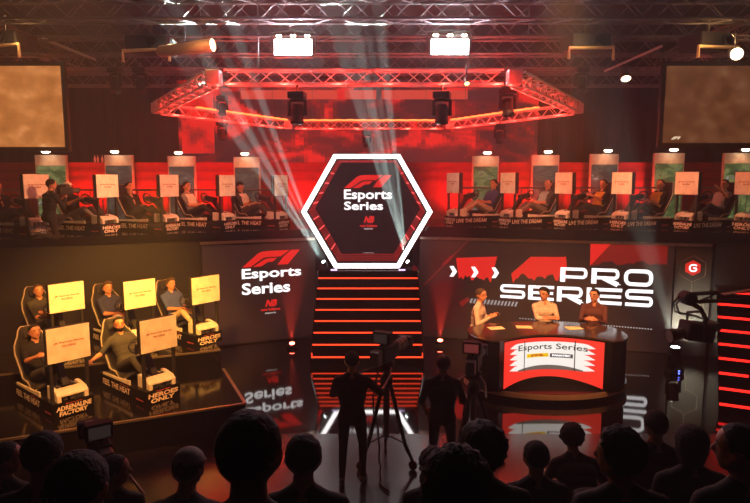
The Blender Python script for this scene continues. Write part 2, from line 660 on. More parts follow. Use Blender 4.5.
NBLOGO(MB(), f, LW.box(261, 299.5, 280, 310.5)).build('sponsor_logo', E_RED, LPE)
MB().text('esports', f, LW.box(265, 312, 276, 314), 0.03).build('small_lettering', E_TEXTD, LPE)

# right wing: programme screen + sponsor panel
SPLIT = Wing(WR0, WR1, 'tmp', 'x', 'x')
us = SPLIT.uv(672, 300)[0]
bpy.data.objects.remove(SPLIT.root)
WRS = WR0 + (WR1 - WR0).normalized() * us
RW = Wing(WR0, WRS, 'programme_screen', 'huge dark LED wall screen with wide white title lettering and red artwork behind the desk', 'screen')
MB().box((RW.len / 2, 0.05, 1.26), (RW.len, 0.09, 2.52)).build('panel', M_BLACK, RW.root)
RP = MB().box((RW.len / 2, -0.004, 1.26), (RW.len - 0.02, 0.012, 2.48)).build('picture', screen_mat('right_picture', [(0.30, (0.012, 0.008, 0.008)), (0.55, (0.030, 0.012, 0.010)), (0.75, (0.060, 0.020, 0.012))], 0.9, 0.6), RW.root)
f = RW.f(0.016)
# red artwork with a skyline-like ragged lower edge


def ragged(tl, tr, br, bl, amp, n, seed):
    rnd = random.Random(seed)
    pts = [tl, tr]
    for i in range(n + 1):
        t = i / n
        x = br[0] + (bl[0] - br[0]) * t
        y = br[1] + (bl[1] - br[1]) * t - (rnd.random() * amp if 0 < i < n else 0)
        pts.append((x, y))
    return pts


def art(pts, m, off, name):
    q = RW.quad(pts, off)
    mb = MB()
    mb.flat(q, RW.f(off))
    o = mb.build(name, m, RP)
    # triangulate concave outlines properly
    bm = bmesh.new(); bm.from_mesh(o.data)
    bmesh.ops.triangulate(bm, faces=bm.faces, ngon_method='EAR_CLIP')
    bm.to_mesh(o.data); bm.free()
    return o


art(ragged((456, 258), (498, 256.5), (492, 283), (459, 279), 6, 16, 1), E_RED, 0.014, 'red_artwork')
art(ragged((508, 256.5), (566, 257), (566, 281), (513, 283), 9, 20, 2), E_RED, 0.014, 'red_artwork')
art([(497, 257), (523, 251), (535, 253), (512, 273), (498, 288), (489, 290)], E_DARKSCR, 0.018, 'dark_artwork')
art(ragged((430, 283), (462, 279), (470, 330), (425, 332), 4, 8, 3), glow('murky_red', (0.10, 0.012, 0.012), 0.4), 0.012, 'dim_artwork')
art([(590.5, 243.5), (611, 244), (590, 266)], E_RED, 0.016, 'red_triangle')
art(ragged((592, 244), (668, 246), (667, 265), (592, 266), 5, 22, 4), E_REDD, 0.014, 'deep_red_artwork')
art([(566, 256.5), (567, 268), (562, 268), (562, 257)], E_RED, 0.018, 'red_artwork')
art([(441, 265), (450, 255.5), (455, 255), (447, 264)], E_REDD, 0.016, 'deep_red_artwork')
a_, b_ = RW.uv(424, 285, .02), RW.uv(469, 240, .02)
MB().tube(Vector((a_[0], -.018, a_[1])), Vector((b_[0], -.018, b_[1])), 0.012, 6).build('red_line', E_REDD, RP)
art([(459, 302), (468, 297), (470, 300), (462, 307)], E_REDD, 0.016, 'deep_red_artwork')
for cx in (449.5, 471, 491.5):
    yo = (cx - 449) * 0.035
    c = [(cx, 266 + yo), (cx + 4, 266 + yo), (cx + 7.5, 271.5 + yo), (cx + 4, 276.5 + yo), (cx, 276.5 + yo), (cx + 3.2, 271.5 + yo)]
    art(c, E_TEXT, 0.022, 'chevron')
for i in range(14):
    x = 469.5 + i * 3.45
    yo = (x - 470) * 0.075
    art([(x, 303 + yo), (x + 1.8, 298.5 + yo), (x + 3.4, 298.7 + yo), (x + 1.6, 303.3 + yo)], glow('grey_hatch', (0.8, 0.72, 0.7), 0.5), 0.02, 'hatch_stroke')
dm = MB()
for i in range(47):
    px = 520 + i * 2.85
    u, v = RW.uv(px, 318.4 + (px - 520) * 0.083)
    dm.box((u, -0.014, v), (0.026, 0.008, 0.026))
dm.build('dotted_line', E_TEXTD, RP)


# wide white title lettering made of rounded strokes
def band(mb, path, t, g, closed=False, rad=0.0):
    pts = [Vector(p).to_2d() if len(p) == 2 else Vector(p) for p in path]
    out = []
    k = len(pts)
    for i, p in enumerate(pts):
        if rad > 0 and (closed or 0 < i < k - 1):
            a, b = pts[i - 1], pts[(i + 1) % k]
            d0, d1 = (a - p), (b - p)
            r = min(rad, d0.length * 0.5, d1.length * 0.5)
            q0, q1 = p + d0.normalized() * r, p + d1.normalized() * r
            for s in range(6):
                tt = s / 5
                out.append((1 - tt) ** 2 * q0 + 2 * tt * (1 - tt) * p + tt ** 2 * q1)
        else:
            out.append(p)
    k = len(out)
    vs = []
    for i, p in enumerate(out):
        if closed:
            d = out[(i + 1) % k] - out[i - 1]
        else:
            d = out[min(i + 1, k - 1)] - out[max(i - 1, 0)]
        d = d.normalized()
        nn = Vector((-d.y, d.x))
        vs += [p + nn * t * 0.5, p - nn * t * 0.5]
    fs = []
    for i in range(k if closed else k - 1):
        j = (i + 1) % k
        fs.append((2 * i, 2 * i + 1, 2 * j + 1, 2 * j))
    mb.add([g(v.x, v.y) for v in vs], fs)


def title(mb, word, g, h=1.0):
    x = 0.0
    t = 0.205
    lets = {}
    for ch in word:
        w = 1.72
        e = t / 2
        g2 = (lambda x0: (lambda a, b: g(x0 + a, b)))(x)
        if ch == 'S':
            band(mb, [(w - .02, 1 - e), (e, 1 - e), (e, .5), (w - e, .5), (w - e, e), (0.02, e)], t, g2, rad=0.22)
        elif ch == 'E':
            band(mb, [(w, 1 - e), (.1, 1 - e)], t, g2); band(mb, [(w, e), (.1, e)], t, g2); band(mb, [(.2, .5), (w * .97, .5)], t * .9, g2)
            band(mb, [(.155, 0), (.155, 1)], .31, g2)
        elif ch in 'PR':
            band(mb, [(.155, 0), (.155, 1)], .31, g2)
            lo = .36 if ch == 'P' else .40
            band(mb, [(.2, 1 - e), (w - e - .05, 1 - e), (w - e - .05, lo), (.2, lo)], t, g2, rad=.24)
            if ch == 'R':
                band(mb, [(w * .42, lo), (w - .12, 0.0)], .30, g2)
                mb.add([g2(*p) for p in [(w - .36, .0), (w + .08, .0), (w * .6, .36), (w * .36, .36)]], [(0, 1, 2, 3)])
        elif ch == 'O':
            band(mb, [(e + .04, e), (w - e, e), (w - e, 1 - e), (e + .04, 1 - e)], t * 1.1, g2, closed=True, rad=.36)
        elif ch == 'I':
            w = .33
            band(mb, [(.165, 0), (.165, 1)], .31, g2)
        x += w + .20
    return x - .20


def put_title(word, px0, px1, yt0, yb0, yt1, yb1):
    mb = MB()
    W = title(MB(), word, lambda a, b: Vector((a, 0, b)))
    A0, A1 = RW.uv(px0, yb0), RW.uv(px0, yt0)
    B0, B1 = RW.uv(px1, yb1), RW.uv(px1, yt1)

    def g(a, b):
        s = a / W
        u = A0[0] + (B0[0] - A0[0]) * s
        z0 = A0[1] + (B0[1] - A0[1]) * s
        z1 = A1[1] + (B1[1] - A1[1]) * s
        return Vector((u, -0.024, z0 + (z1 - z0) * b))
    title(mb, word, g)
    return mb.build('title_lettering', E_TEXT, RP)


put_title('PRO', 560, 652.5, 267.2, 281.5, 270, 287)
put_title('SERIES', 500, 652.5, 284, 297.5, 290, 307.5)

# sponsor panel with the red hexagon badge
SW = Wing(WRS + (WR1 - WRS).normalized() * 0.03, WR1, 'sponsor_panel', 'narrow dark wall panel with hexagon tracery and a small red hexagon badge', 'panel')
SPB = MB().box((SW.len / 2, 0.05, 1.26), (SW.len - 0.01, 0.09, 2.52)).build('board', mat('grey_black_board', (0.055, 0.050, 0.044), 0.45), SW.root)
f = SW.f(0.02)
c0 = SW.uv(693, 268)


def hexa(c, r, flat=False):
    o = 0 if flat else PI / 6
    return [(c[0] + r * math.cos(o + k * PI / 3), c[1] + r * math.sin(o + k * PI / 3)) for k in range(6)]


BG = MB().prism(hexa(c0, 0.175), lambda x, z: Vector((x, 0, z)), lambda x, z: Vector((x, -0.03, z))).build('badge', glow('badge_red', (1, 0.035, 0.02), 0.75), SW.root)
gm = MB()
band(gm, [(c0[0] + .075, c0[1] + .055), (c0[0] + .03, c0[1] + .075), (c0[0] - .05, c0[1] + .065), (c0[0] - .075, c0[1]), (c0[0] - .05, c0[1] - .065), (c0[0] + .03, c0[1] - .075), (c0[0] + .068, c0[1] - .045), (c0[0] + .068, c0[1]), (c0[0], c0[1])], .034, lambda x, z: Vector((x, -0.034, z)), rad=.03)
gm.build('badge_letter', E_TEXT, BG)
hm = MB()
tr = 0.30
for (ix, iz) in [(0, 0), (0, 1), (0, -1), (0, -2), (0, -3), (1, 0), (-1, 0), (1, -1), (-1, -1), (1, -2), (-1, -2), (1, -3), (-1, -3), (1, 1), (-1, 1)]:
    cc = (c0[0] + ix * tr * 1.732 + (tr * .866 if iz % 2 else 0), c0[1] - 0.02 + iz * tr * 1.5)
    hh = hexa(cc, tr - 0.004)
    for k in range(6):
        p, q = hh[k], hh[(k + 1) % 6]
        if all(0.03 < w_[0] < SW.len - 0.03 and 0.03 < w_[1] < 2.48 for w_ in (p, q)):
            hm.tube(Vector((p[0], -0.002, p[1])), Vector((q[0], -0.002, q[1])), 0.006, 4)
hm.build('tracery', mat('grey_tracery', (0.20, 0.19, 0.17), 0.4), SW.root)

# ------------------------------------------------------------ red staircase at the right edge
dirn = Vector((6.75 - 5.95, 11.6 - 9.95, 0)).normalized()
SR = thing('staircase', 'dark side staircase with glowing red edges at the right edge of the stage', 'staircase', (6.12, 9.95, 0), math.atan2(dirn.y, dirn.x) - PI / 2)
for i in range(9):
    y0 = 0.24 * i
    z1 = 0.205 * (i + 1)
    st = MB().box((1.6, (y0 + 2.6) / 2, z1 - 0.1025), (3.2, 2.6 - y0, 0.203)).build('step', M_GLOSS, SR)
    L = 3.18 if i not in (2,) else 0.45
    MB().box((0.01 + L / 2, y0 - 0.008, z1 - 0.03), (L, 0.014, 0.042)).build('led_strip', E_STRIPR, st)
# ================================================================ trusses


def truss(name, p, q, size, m, label, group=None, step=None, tri=False):
    p, q = Vector(p), Vector(q)
    d = (q - p)
    L = d.length
    d.normalize()
    side = d.cross(Vector((0, 0, 1))).normalized()
    up = side.cross(d).normalized()
    t = thing(name, label, 'truss', p, 0, group)
    h = size / 2
    cs = [(-h, -h), (h, -h), (h, h), (-h, h)]
    for a, b in cs:
        o = side * a + up * b
        MB().tube(o, o + d * L, 0.026, 6).build('chord', m, t)
    n = max(2, round(L / (step or size * 1.05)))
    for k in range(4):
        a0, a1 = cs[k], cs[(k + 1) % 4]
        pts = []
        for i in range(n + 1):
            c = a0 if i % 2 == 0 else a1
            pts.append(side * c[0] + up * c[1] + d * (0.03 + (L - 0.06) * i / n))
        MB().ptube(pts, 0.014, 5).build('lattice', m, t)
    return t


ROOF = [(9.6, 7.1, 'nearest the audience'), (11.7, 7.15, 'just in front of the flood lights'), (12.9, 7.1, 'just behind the flood lights'), (14.3, 7.05, 'above the projection screens'), (16.1, 7.05, 'over the racers'), (18.6, 7.0, 'farthest back, in front of the drapes')]
for k, (y, z, w) in enumerate(ROOF):
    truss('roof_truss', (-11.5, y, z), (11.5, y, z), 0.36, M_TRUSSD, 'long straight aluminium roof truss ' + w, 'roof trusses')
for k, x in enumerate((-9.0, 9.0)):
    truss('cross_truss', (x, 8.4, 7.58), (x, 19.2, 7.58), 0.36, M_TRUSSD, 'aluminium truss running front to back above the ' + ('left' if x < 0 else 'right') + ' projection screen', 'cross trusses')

# red hexagonal truss hung over the stage
TC, TR_, TZ = Vector((0, 16.05, 5.86)), 5.5, 5.86
HV = [TC + Vector((TR_ * math.cos(k * PI / 3), TR_ * math.sin(k * PI / 3), 0)) for k in range(6)]   # 0 right,1 back right,2 back left,3 left,4 front left,5 front right
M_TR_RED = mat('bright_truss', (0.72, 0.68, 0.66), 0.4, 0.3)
names = {(4, 5): 'front straight side of the red-lit hexagonal lighting truss',
         (3, 4): 'left front arm of the red-lit hexagonal lighting truss',
         (5, 0): 'right front arm of the red-lit hexagonal lighting truss',
         (2, 3): 'left rear arm of the hexagonal lighting truss, carrying glowing tape',
         (0, 1): 'right rear arm of the hexagonal lighting truss, carrying glowing tape',
         (1, 2): 'rear straight side of the hexagonal lighting truss, carrying glowing tape'}
for (a, b), lab in names.items():
    p, q = HV[a], HV[b]
    d = (q - p).normalized()
    s0 = 0.22
    tt = truss('hexagon_truss', p + d * s0, q - d * s0, 0.25, M_TR_RED, lab, 'sides of the hexagonal truss', step=0.30)
    for k_ in (.15, .85):
        MB().tube(p + (q - p) * k_ - tt.location + Vector((0, 0, .14)), p + (q - p) * k_ - tt.location + Vector((0, 0, 3.78)), .008, 5).build('hanging_cable', M_GREY, tt)
    if (a, b) in ((2, 3), (0, 1), (1, 2)):
        L = (q - p).length - 2 * s0
        off = Vector((0, 0, 0.20))
        inn = (TC - (p + q) / 2).normalized() * 0.17
        s_, e_ = (0.0, L)
        if (a, b) == (2, 3):
            e_ = L - 1.0
        if (a, b) == (0, 1):
            s_ = 1.0
        pts = [d * (s_ + (e_ - s_) * i / 24) + inn * .8 + Vector((0, 0, 0.150 + (0.008 if i % 2 else -0.008))) for i in range(25)]
        MB().ptube(pts, 0.028, 6).build('light_tape', E_TRUSS, tt)
    else:
        pass
for k, v in enumerate(HV):
    nm = ['right', 'rear right', 'rear left', 'left', 'front left', 'front right'][k]
    MB_ = MB().box(v, (0.26, 0.26, 0.26))
    c = tag(MB_.build('truss_corner', M_TR_RED, bevel=0.02), 'metal corner block joining the hexagonal truss at its %s corner' % nm, 'truss corner', 'corners of the hexagonal truss')

# slanting pipes under the roof
for (a, b, lab) in [((at(42, 38, 13.4)), (at(96, 60, 14.0)), 'thin red-lit slanting pipe above the left projection screen'),
                    ((at(605, 71, 15.0)), (at(662, 46, 13.4)), 'thin red-lit slanting pipe left of the right projection screen')]:
    t = tag(MB().tube(a, b, 0.03, 8).build('hanging_pipe', M_TRUSS), lab, 'pipe')

# ================================================================ lamps in the roof


def aim(to, axis=(0, 0, -1)):
    return Vector(axis).rotation_difference(Vector(to).normalized())


def flood(p, label):
    t = thing('flood_light', label, 'flood light', p, 0, 'white flood lights')
    MB().box((0, 0.10, 0), (0.80, 0.16, 0.38)).build('body', M_GREY, t, bevel=0.02)
    MB().box((0, 0.012, 0), (0.74, 0.02, 0.30)).build('lens', E_FLOOD, t, bevel=0.01)
    for sx in (-1, 1):
        MB().ptube([(sx * 0.44, 0.10, 0.0), (sx * 0.44, 0.10, 0.30), (0, 0.10, 0.34)], 0.018, 6).build('hanging_bracket', M_GREY, t)
    for k in range(3):
        for s in (-1, 1):
            MB().lathe([(0.02, 0), (0.026, 0.03), (0.0, 0.05)], 8, (-0.28 + k * 0.28 + s * 0.03, 0.03, 0.20)).build('indicator_lamp', E_LAMP, t)
    return t


flood(at(293, 47, 12.2), 'blazing white rectangular flood light left of centre under the roof trusses')
flood(at(450, 46.5, 12.2), 'blazing white rectangular flood light right of centre under the roof trusses')


def moving_head(p, label, hang=True, tilt=0.5, pan=0.0, lens=None, s=1.0, group='moving head lights', body=None):
    t = thing('moving_head_light', label, 'stage light', p, pan, group)
    sg = -1 if hang else 1
    b = body or M_BLACK
    MB().box((0, 0, sg * 0.06 * s), (0.30 * s, 0.26 * s, 0.12 * s)).build('base', b, t, bevel=0.02)
    y = MB()
    y.ptube([(-0.15 * s, 0, sg * 0.42 * s), (-0.15 * s, 0, sg * 0.16 * s), (0, 0, sg * 0.13 * s), (0.15 * s, 0, sg * 0.16 * s), (0.15 * s, 0, sg * 0.42 * s)], 0.035 * s, 8)
    y.build('yoke', b, t)
    h = MB()
    ax = Vector((0, -math.sin(tilt), sg * math.cos(tilt)))
    c = Vector((0, 0, sg * 0.38 * s))
    h.lathe([(0.02 * s, -0.17 * s), (0.10 * s, -0.15 * s), (0.125 * s, -0.05 * s), (0.11 * s, 0.06 * s), (0.125 * s, 0.17 * s), (0.105 * s, 0.185 * s)], 16, c, ax)
    hd = h.build('head', b, t, smooth=False)
    l = MB().lathe([(0.092 * s, 0.176 * s), (0.075 * s, 0.196 * s), (0.0, 0.202 * s)], 16, c, ax)
    l.build('lens', lens or mat('dark_lens', (0.03, 0.03, 0.035), 0.1), hd)
    if hang:
        MB().ptube([(0, 0, 0), (0, 0, 0.07), (0, 0.03, 0.12)], 0.02, 6).build('hanging_clamp', M_GREY, t)
    return t


for px, py, Y, lab, tl in [
        (297, 92, 11.0, 'black moving head light under the front hexagon truss, below the left flood', 0.15),
        (442, 92, 11.0, 'black moving head light under the front hexagon truss, below the right flood', 0.15),
        (508, 88, 12.6, 'black moving head light under the right front arm of the red truss', 0.4),
        (115, 68, 14.5, 'black moving head light beside its twin, on the roof truss left of the red arm', 0.2),
        (140, 68, 14.5, 'second black moving head light on the roof truss, next to the red arm', 0.2),
        (222, 96, 17.5, 'small black moving head light in front of the red backdrop, behind the left arm', 0.2),
        (222, 122, 18.6, 'small black moving head light low before the left end of the red backdrop', 0.2),
        (500, 124, 17.2, 'small black moving head light low before the right end of the red backdrop', 0.2),
        (367, 131, 20.0, 'small black moving head light hanging right above the hexagon portal', 0.1),
        (582, 68, 14.6, 'black moving head light on the roof truss right of the red truss', 0.3)]:
    moving_head(at(px, py, Y), lab, True, tl, random.uniform(-.4, .4), s=1.0 if Y < 16 else 0.95)


def spot_lamp(p, d, label, lens, r=0.11, L=0.4, body=None):
    t = thing('spot_lamp', label, 'stage light', p, 0, 'spot lamps in the roof')
    ax = Vector(d).normalized()
    bd = MB().lathe([(r * .5, -L), (r * .85, -L * .95), (r * .9, -L * .4), (r, -L * .3), (r, 0), (r * .92, 0.0), (r * .9, -0.03)], 18, (0, 0, 0), ax).build('barrel', body or M_GREY, t)
    MB().lathe([(r * .9, -0.02), (r * .5, 0.005), (0, 0.01)], 18, (0, 0, 0), ax).build('lens', lens, bd)
    q = ax * (-L * .5)
    MB().ptube([q + Vector((0, 0, r)), q + Vector((0, 0, r + .25))], 0.018, 6).build('bracket', M_GREY, t)
    return t


spot_lamp(at(213, 45, 11.3), (1, -0.25, 0.06), 'long tan-lit profile lamp with glaring lens, left of the left flood light', glow('amber_lens', (1, 0.72, 0.42), 9.0), 0.12, 1.15, mat('tan_lit_barrel', (0.75, 0.42, 0.25), 0.5))  # the barrel's tan is lamp light painted into its colour
spot_lamp(at(737, 54, 11.5), (-0.35, -1, -0.25), 'round glaring warm lamp above the right projection screen', glow('amber_lens', (1, 0.72, 0.42), 9.0), 0.12, 0.4)
spot_lamp(at(626, 79, 14.5), (-0.1, -0.6, -0.9), 'small yellowish lamp hanging left of the right projection screen', glow('amber_lens', (1, 0.72, 0.42), 9.0), 0.12, 0.35)
spot_lamp(at(467, 84, 10.95), (0, -0.8, -0.7), 'tiny amber lamp on the front side of the red truss', glow('amber_small', (1, 0.55, 0.2), 5.0), 0.05, 0.2)


def projector(p, rz, label):
    t = thing('projector', label, 'projector', p, rz, 'roof projectors')
    b = MB().box((0, 0, 0), (0.82, 0.62, 0.30)).build('body', M_BLACK, t, bevel=0.03)
    MB().lathe([(0.10, 0), (0.10, 0.10), (0.075, 0.11), (0.07, 0.06)], 16, (0.15, -0.31, 0), (0, -1, 0)).build('lens', M_GLOSS, t)
    fr = MB()
    fr.ptube([(-0.46, -0.3, -0.36), (-0.46, -0.3, -0.15), (0.46, -0.3, -0.12), (0.46, -0.3, -0.36)], 0.035, 6)
    fr.build('cradle', mat('lamplit_tan_cradle', (0.85, 0.60, 0.32), 0.5), t)  # warm lamp light put into the bracket colour
    MB().tube((0, 0, 0.15), (0, 0, 0.5), 0.03, 8).build('ceiling_mount', M_GREY, t)
    return t


projector(at(585, 44, 12.6), R(6), 'black ceiling projector in a lamplit tan cradle right of the right flood light')
projector(at(152, 46, 12.3), R(-3), 'black ceiling projector in a lamplit tan cradle left of the long profile lamp')
projector(at(8, 42, 12.2), R(-8), 'black ceiling projector at the top left above the left projection screen')
projector(at(707, 43, 12.3), R(14), 'black ceiling projector at the top right beside the round warm lamp')

# ================================================================ projection screens
MSCL = screen_mat('warm_crowd_picture', [(0.25, (0.28, 0.085, 0.018)), (0.5, (0.40, 0.13, 0.03)), (0.66, (0.52, 0.19, 0.055)), (0.78, (0.72, 0.38, 0.16))], 2.6, 1.2, 5, stretch=(1, 1, 1.4))
MSCR = screen_mat('brown_crowd_picture', [(0.25, (0.085, 0.026, 0.008)), (0.5, (0.14, 0.045, 0.014)), (0.70, (0.20, 0.08, 0.034)), (0.8, (0.36, 0.22, 0.15))], 2.6, 0.75, 5, stretch=(1, 1, 1.4))


def bigscreen(x0, x1, y, z0, z1, m, label, logo=None):
    c = Vector(((x0 + x1) / 2, y, (z0 + z1) / 2))
    t = thing('projection_screen', label, 'screen', c)
    w, h = x1 - x0, z1 - z0
    MB().box((0, 0, 0), (w, 0.04, h)).build('picture', m, t)
    fr = MB()
    for sx in (-1, 1):
        fr.box((sx * (w / 2 + 0.05), 0.01, 0), (0.10, 0.09, h + 0.2))
    for sz in (-1, 1):
        fr.box((0, 0.01, sz * (h / 2 + 0.05)), (w, 0.09, 0.10))
    fr.build('frame', M_BLACK, t)
    for sx in (-.35, .35):
        MB().tube((w * sx, 0.02, h / 2 + 0.1), (w * sx, 0.02, 7.0 - c.z), 0.012, 6).build('cable', M_GREY, t)
    return t


pL0, pL1 = at(61, 66, 14.2), at(61, 147, 14.2)
bigscreen(pL0.x - 3.3, pL0.x, 14.2, pL1.z, pL0.z, MSCL, 'glowing amber projection screen with a crowd picture hanging at the left')
pR0, pR1 = at(666, 66, 14.2), at(666, 143, 14.2)
BS = bigscreen(pR0.x, pR0.x + 3.3, 14.2, pR1.z, pR0.z, MSCR, 'dim brown projection screen with a crowd picture hanging at the right')
lg = at(671, 139.5, 14.17); lg2 = at(681, 136.5, 14.17)
bc = BS.location
F1LOGO(MB(), lambda u, v: Vector((u, -0.026, v)), (lg.x - bc.x, lg.z - bc.z, lg2.x - bc.x, lg2.z - bc.z)).build('corner_logo', glow('cream_mark', (1, 0.75, 0.5), 0.9), BS)

# ================================================================ gallery posters with picture lamps
PIC = [('green_track_picture', [(0.30, (0.010, 0.03, 0.012)), (0.48, (0.05, 0.10, 0.03)), (0.58, (0.20, 0.22, 0.08)), (0.63, (0.02, 0.02, 0.02)), (0.72, (0.5, 0.5, 0.42))]),
       ('dark_car_picture', [(0.30, (0.008, 0.012, 0.010)), (0.50, (0.03, 0.035, 0.03)), (0.60, (0.10, 0.09, 0.06)), (0.66, (0.02, 0.02, 0.02)), (0.75, (0.45, 0.36, 0.28))])]
PMATS = [screen_mat(n, st, 3.4, 0.9, 4, stretch=(0.8, 1, 1.7), rough=0.4, distort=0.8) for n, st in PIC]  # board pictures glow by themselves, standing in for lamp light on them
POST = [(50, 155, 0, 31, 'tall green picture board behind the racers, at the left end of the gallery', ),
        (118, 155, 1, 28, 'tall dark picture board second from the left end of the gallery'),
        (181, 156, 1, 27, 'tall dark picture board third from the left, behind a white-shirted racer'),
        (246.5, 157, 1, 26, 'tall dark picture board nearest the hexagon on its left'),
        (486, 156, 0, 26, 'tall green picture board nearest the hexagon on its right'),
        (546, 155, 1, 27, 'tall dark picture board behind the bald racer right of the hexagon'),
        (605, 154, 1, 28, 'tall picture board of racing cars behind the racer in black and yellow'),
        (670, 153, 0, 30, 'tall green picture board second from the right end of the gallery'),
        (741, 153, 0, 32, 'tall green picture board at the right end of the gallery')]
for px, py, k, wpx, lab in POST:
    zf = ZL if px < 375 else ZR
    p = at(px, py, 17.5)
    w = wpx / 34.0
    t = thing('picture_board', lab, 'picture board', (p.x, 17.5, zf), 0, 'picture boards along the gallery')
    h = p.z - zf
    bd = MB().box((0, 0.06, h / 2), (w, 0.10, h)).build('board', M_HEADER, t, bevel=0.01)
    MB().box((0, 0.0, (h - 0.30) / 2 + 0.02), (w - 0.08, 0.02, h - 0.34)).build('picture', PMATS[k], t)
    lm = thing('picture_lamp', 'lamp topping the ' + lab.replace('picture board', 'board'), 'lamp', (p.x, 17.28, p.z + 0.07), 0, 'lamps above the picture boards')
    MB().ptube([(0, 0.27, -0.055), (0, 0.27, 0.04), (0, 0.12, 0.10), (0, 0.0, 0.08)], 0.012, 6).build('arm', M_GREY, lm)
    hd = MB().lathe([(0.03, 0.10), (0.08, 0.08), (0.13, 0.035), (0.125, 0.03)], 14).build('shade', M_GREY, lm)
    MB().ball((0, 0, 0.015), (0.115, 0.10, 0.05), 12, 8).build('bulb', E_LAMP, lm)
    light('SPOT', 'picture_lamp_light', (p.x, 17.05, p.z + 0.05), 9, (1, 0.40, 0.17), (p.x, 17.5, p.z - 0.8), 0.05, 105, 0.7)

for i, px in enumerate((94.5, 97.5, 102, 105)):
    p = at(px, 153, 18.3)
    t = tag(MB().lathe([(0.03, 0), (0.032, 0.12), (0.014, 0.16), (0.014, 0.21), (0.0, 0.215)], 10).build('bottle', M_WHITE), 'small pale bottle standing on the partition ledge, number %s of four from the left' % ('first', 'second', 'third', 'fourth')[i], 'bottle', 'bottles on the partition ledge')
    t['label'] = ['outer left', 'inner left', 'inner right', 'outer right'][i] + ' one of four small pale bottles on the partition ledge'
    t.location = (p.x, 18.3, 4.53)

# railings behind the racers
for x0, x1, zf, lab in [(-10.6, -2.2, ZL, 'thin black upright railing behind the racers left of the hexagon'), (2.6, 10.6, ZR, 'thin black upright railing behind the racers right of the hexagon')]:
    t = thing('railing', lab, 'railing', ((x0 + x1) / 2, 16.6, zf))
    L = x1 - x0
    MB().tube((-L / 2, 0, 0.95), (L / 2, 0, 0.95), 0.025, 8).build('top_rail', M_GREY, t)
    MB().tube((-L / 2, 0, 0.10), (L / 2, 0, 0.10), 0.02, 8).build('bottom_rail', M_GREY, t)
    n = int(L / 0.16)
    for i in range(min(n, 60)):
        x = -L / 2 + L * i / (min(n, 60) - 1)
        MB().tube((x, 0, 0.0 if i % 10 == 0 else 0.10), (x, 0, 0.95), 0.009 if i % 10 else 0.02, 6).build('baluster', M_GREY, t)

# ================================================================ player platform at the left
C0, C1, C2 = atz(245, 403, 0.5), atz(0, 440, 0.5), atz(220, 370, 0.5)
fd = (C1 - C0).normalized()
C1b = C0 + fd * 7.0
sd = Vector((fd.y, -fd.x, 0))
if sd.y < 0:
    sd = -sd
BK = 3.6
Q = [C0, C1b, C1b + sd * BK, C0 + sd * BK]
T0 = atz(222, 346, 0.8)
# split: lower front tier, upper back tier
td = (T0 - C0).dot(sd)
pl = thing('player_platform', 'two-tier glossy black platform with metal edges carrying the left players', 'platform', (0, 0, 0))
MB().prism([(v.x, v.y) for v in [C0, C1b, C1b + sd * BK, C0 + sd * BK]], lambda x, y: Vector((x, y, 0)), lambda x, y: Vector((x, y, 0.5))).build('lower_tier', M_PLAT, pl)
uo = sd * 2.16
UQ = [C0 + uo, C1b + uo, C1b + sd * BK, C0 + sd * BK]
MB().prism([(v.x, v.y) for v in UQ], lambda x, y: Vector((x, y, 0.5)), lambda x, y: Vector((x, y, 0.8))).build('upper_tier', M_PLAT, pl)


def edge(a, b, z, name='metal_edge', w=0.05):
    d = (b - a).normalized()
    n = Vector((-d.y, d.x, 0)) * w / 2
    MB().prism([((a - n).x, (a - n).y), ((b - n).x, (b - n).y), ((b + n).x, (b + n).y), ((a + n).x, (a + n).y)],
               lambda x, y: Vector((x, y, z - 0.025)), lambda x, y: Vector((x, y, z + 0.006))).build(name, M_EDGE, pl)


edge(C0, C1b, 0.5)
edge(C0, C0 + sd * 1.9, 0.5)
edge(C0 + uo, C1b + uo, 0.8, w=0.035)

# ================================================================ racing rigs
HW = 0.30


def seat_shell(parent):
    path = [(-0.03, 0.335), (-0.13, 0.275), (-0.29, 0.245), (-0.45, 0.235), (-0.58, 0.275), (-0.66, 0.385), (-0.72, 0.53), (-0.78, 0.68), (-0.83, 0.81), (-0.875, 0.93), (-0.915, 1.04), (-0.935, 1.09)]
    wid = [0.25, 0.26, 0.265, 0.265, 0.265, 0.265, 0.275, 0.29, 0.27, 0.20, 0.16, 0.11]
    wing = [0.05, 0.08, 0.10, 0.11, 0.12, 0.13, 0.11, 0.10, 0.08, 0.05, 0.04, 0.02]
    n, k = len(path), 13
    vs = []
    for i in range(n):
        a, b = Vector(path[max(i - 1, 0)]), Vector(path[min(i + 1, n - 1)])
        t = (b - a).normalized()
        nn = Vector((-t.y, t.x)) if False else Vector((t.y, -t.x))
        # normal towards the sitter (forward / up)
        if nn.x + nn.y * 0.3 < 0:
            nn = -nn
        for j in range(k):
            s = -1 + 2 * j / (k - 1)
            p = Vector(path[i]) + nn * wing[i] * abs(s) ** 3
            vs.append(Vector((p.x, s * wid[i], p.y)))
    fs = []
    for i in range(n - 1):
        for j in range(k - 1):
            fs.append((i * k + j, i * k + j + 1, (i + 1) * k + j + 1, (i + 1) * k + j))
    st = MB().add(vs, fs).build('seat', M_SEAT, parent, smooth=True)
    md = st.modifiers.new('thick', 'SOLIDIFY'); md.thickness = 0.05; md.offset = 0
    edge_ = [vs[i * k] for i in range(n)] + [vs[(n - 1) * k + j] for j in range(1, k - 1)] + [vs[i * k + k - 1] for i in range(n - 1, -1, -1)]
    MB().ptube(edge_, 0.013, 7).build('piping', M_TRIM, st, smooth=True)
    MB().box((-0.85, 0, 0.97), (0.05, 0.2, 0.13), Matrix.Rotation(R(-24), 3, 'Y')).build('head_cushion', M_SEAT, st, bevel=0.02)
    MB().box((-0.695, 0, 0.49), (0.05, 0.3, 0.12), Matrix.Rotation(R(-22), 3, 'Y')).build('lumbar_cushion', M_SEAT, st, bevel=0.02)
    return st


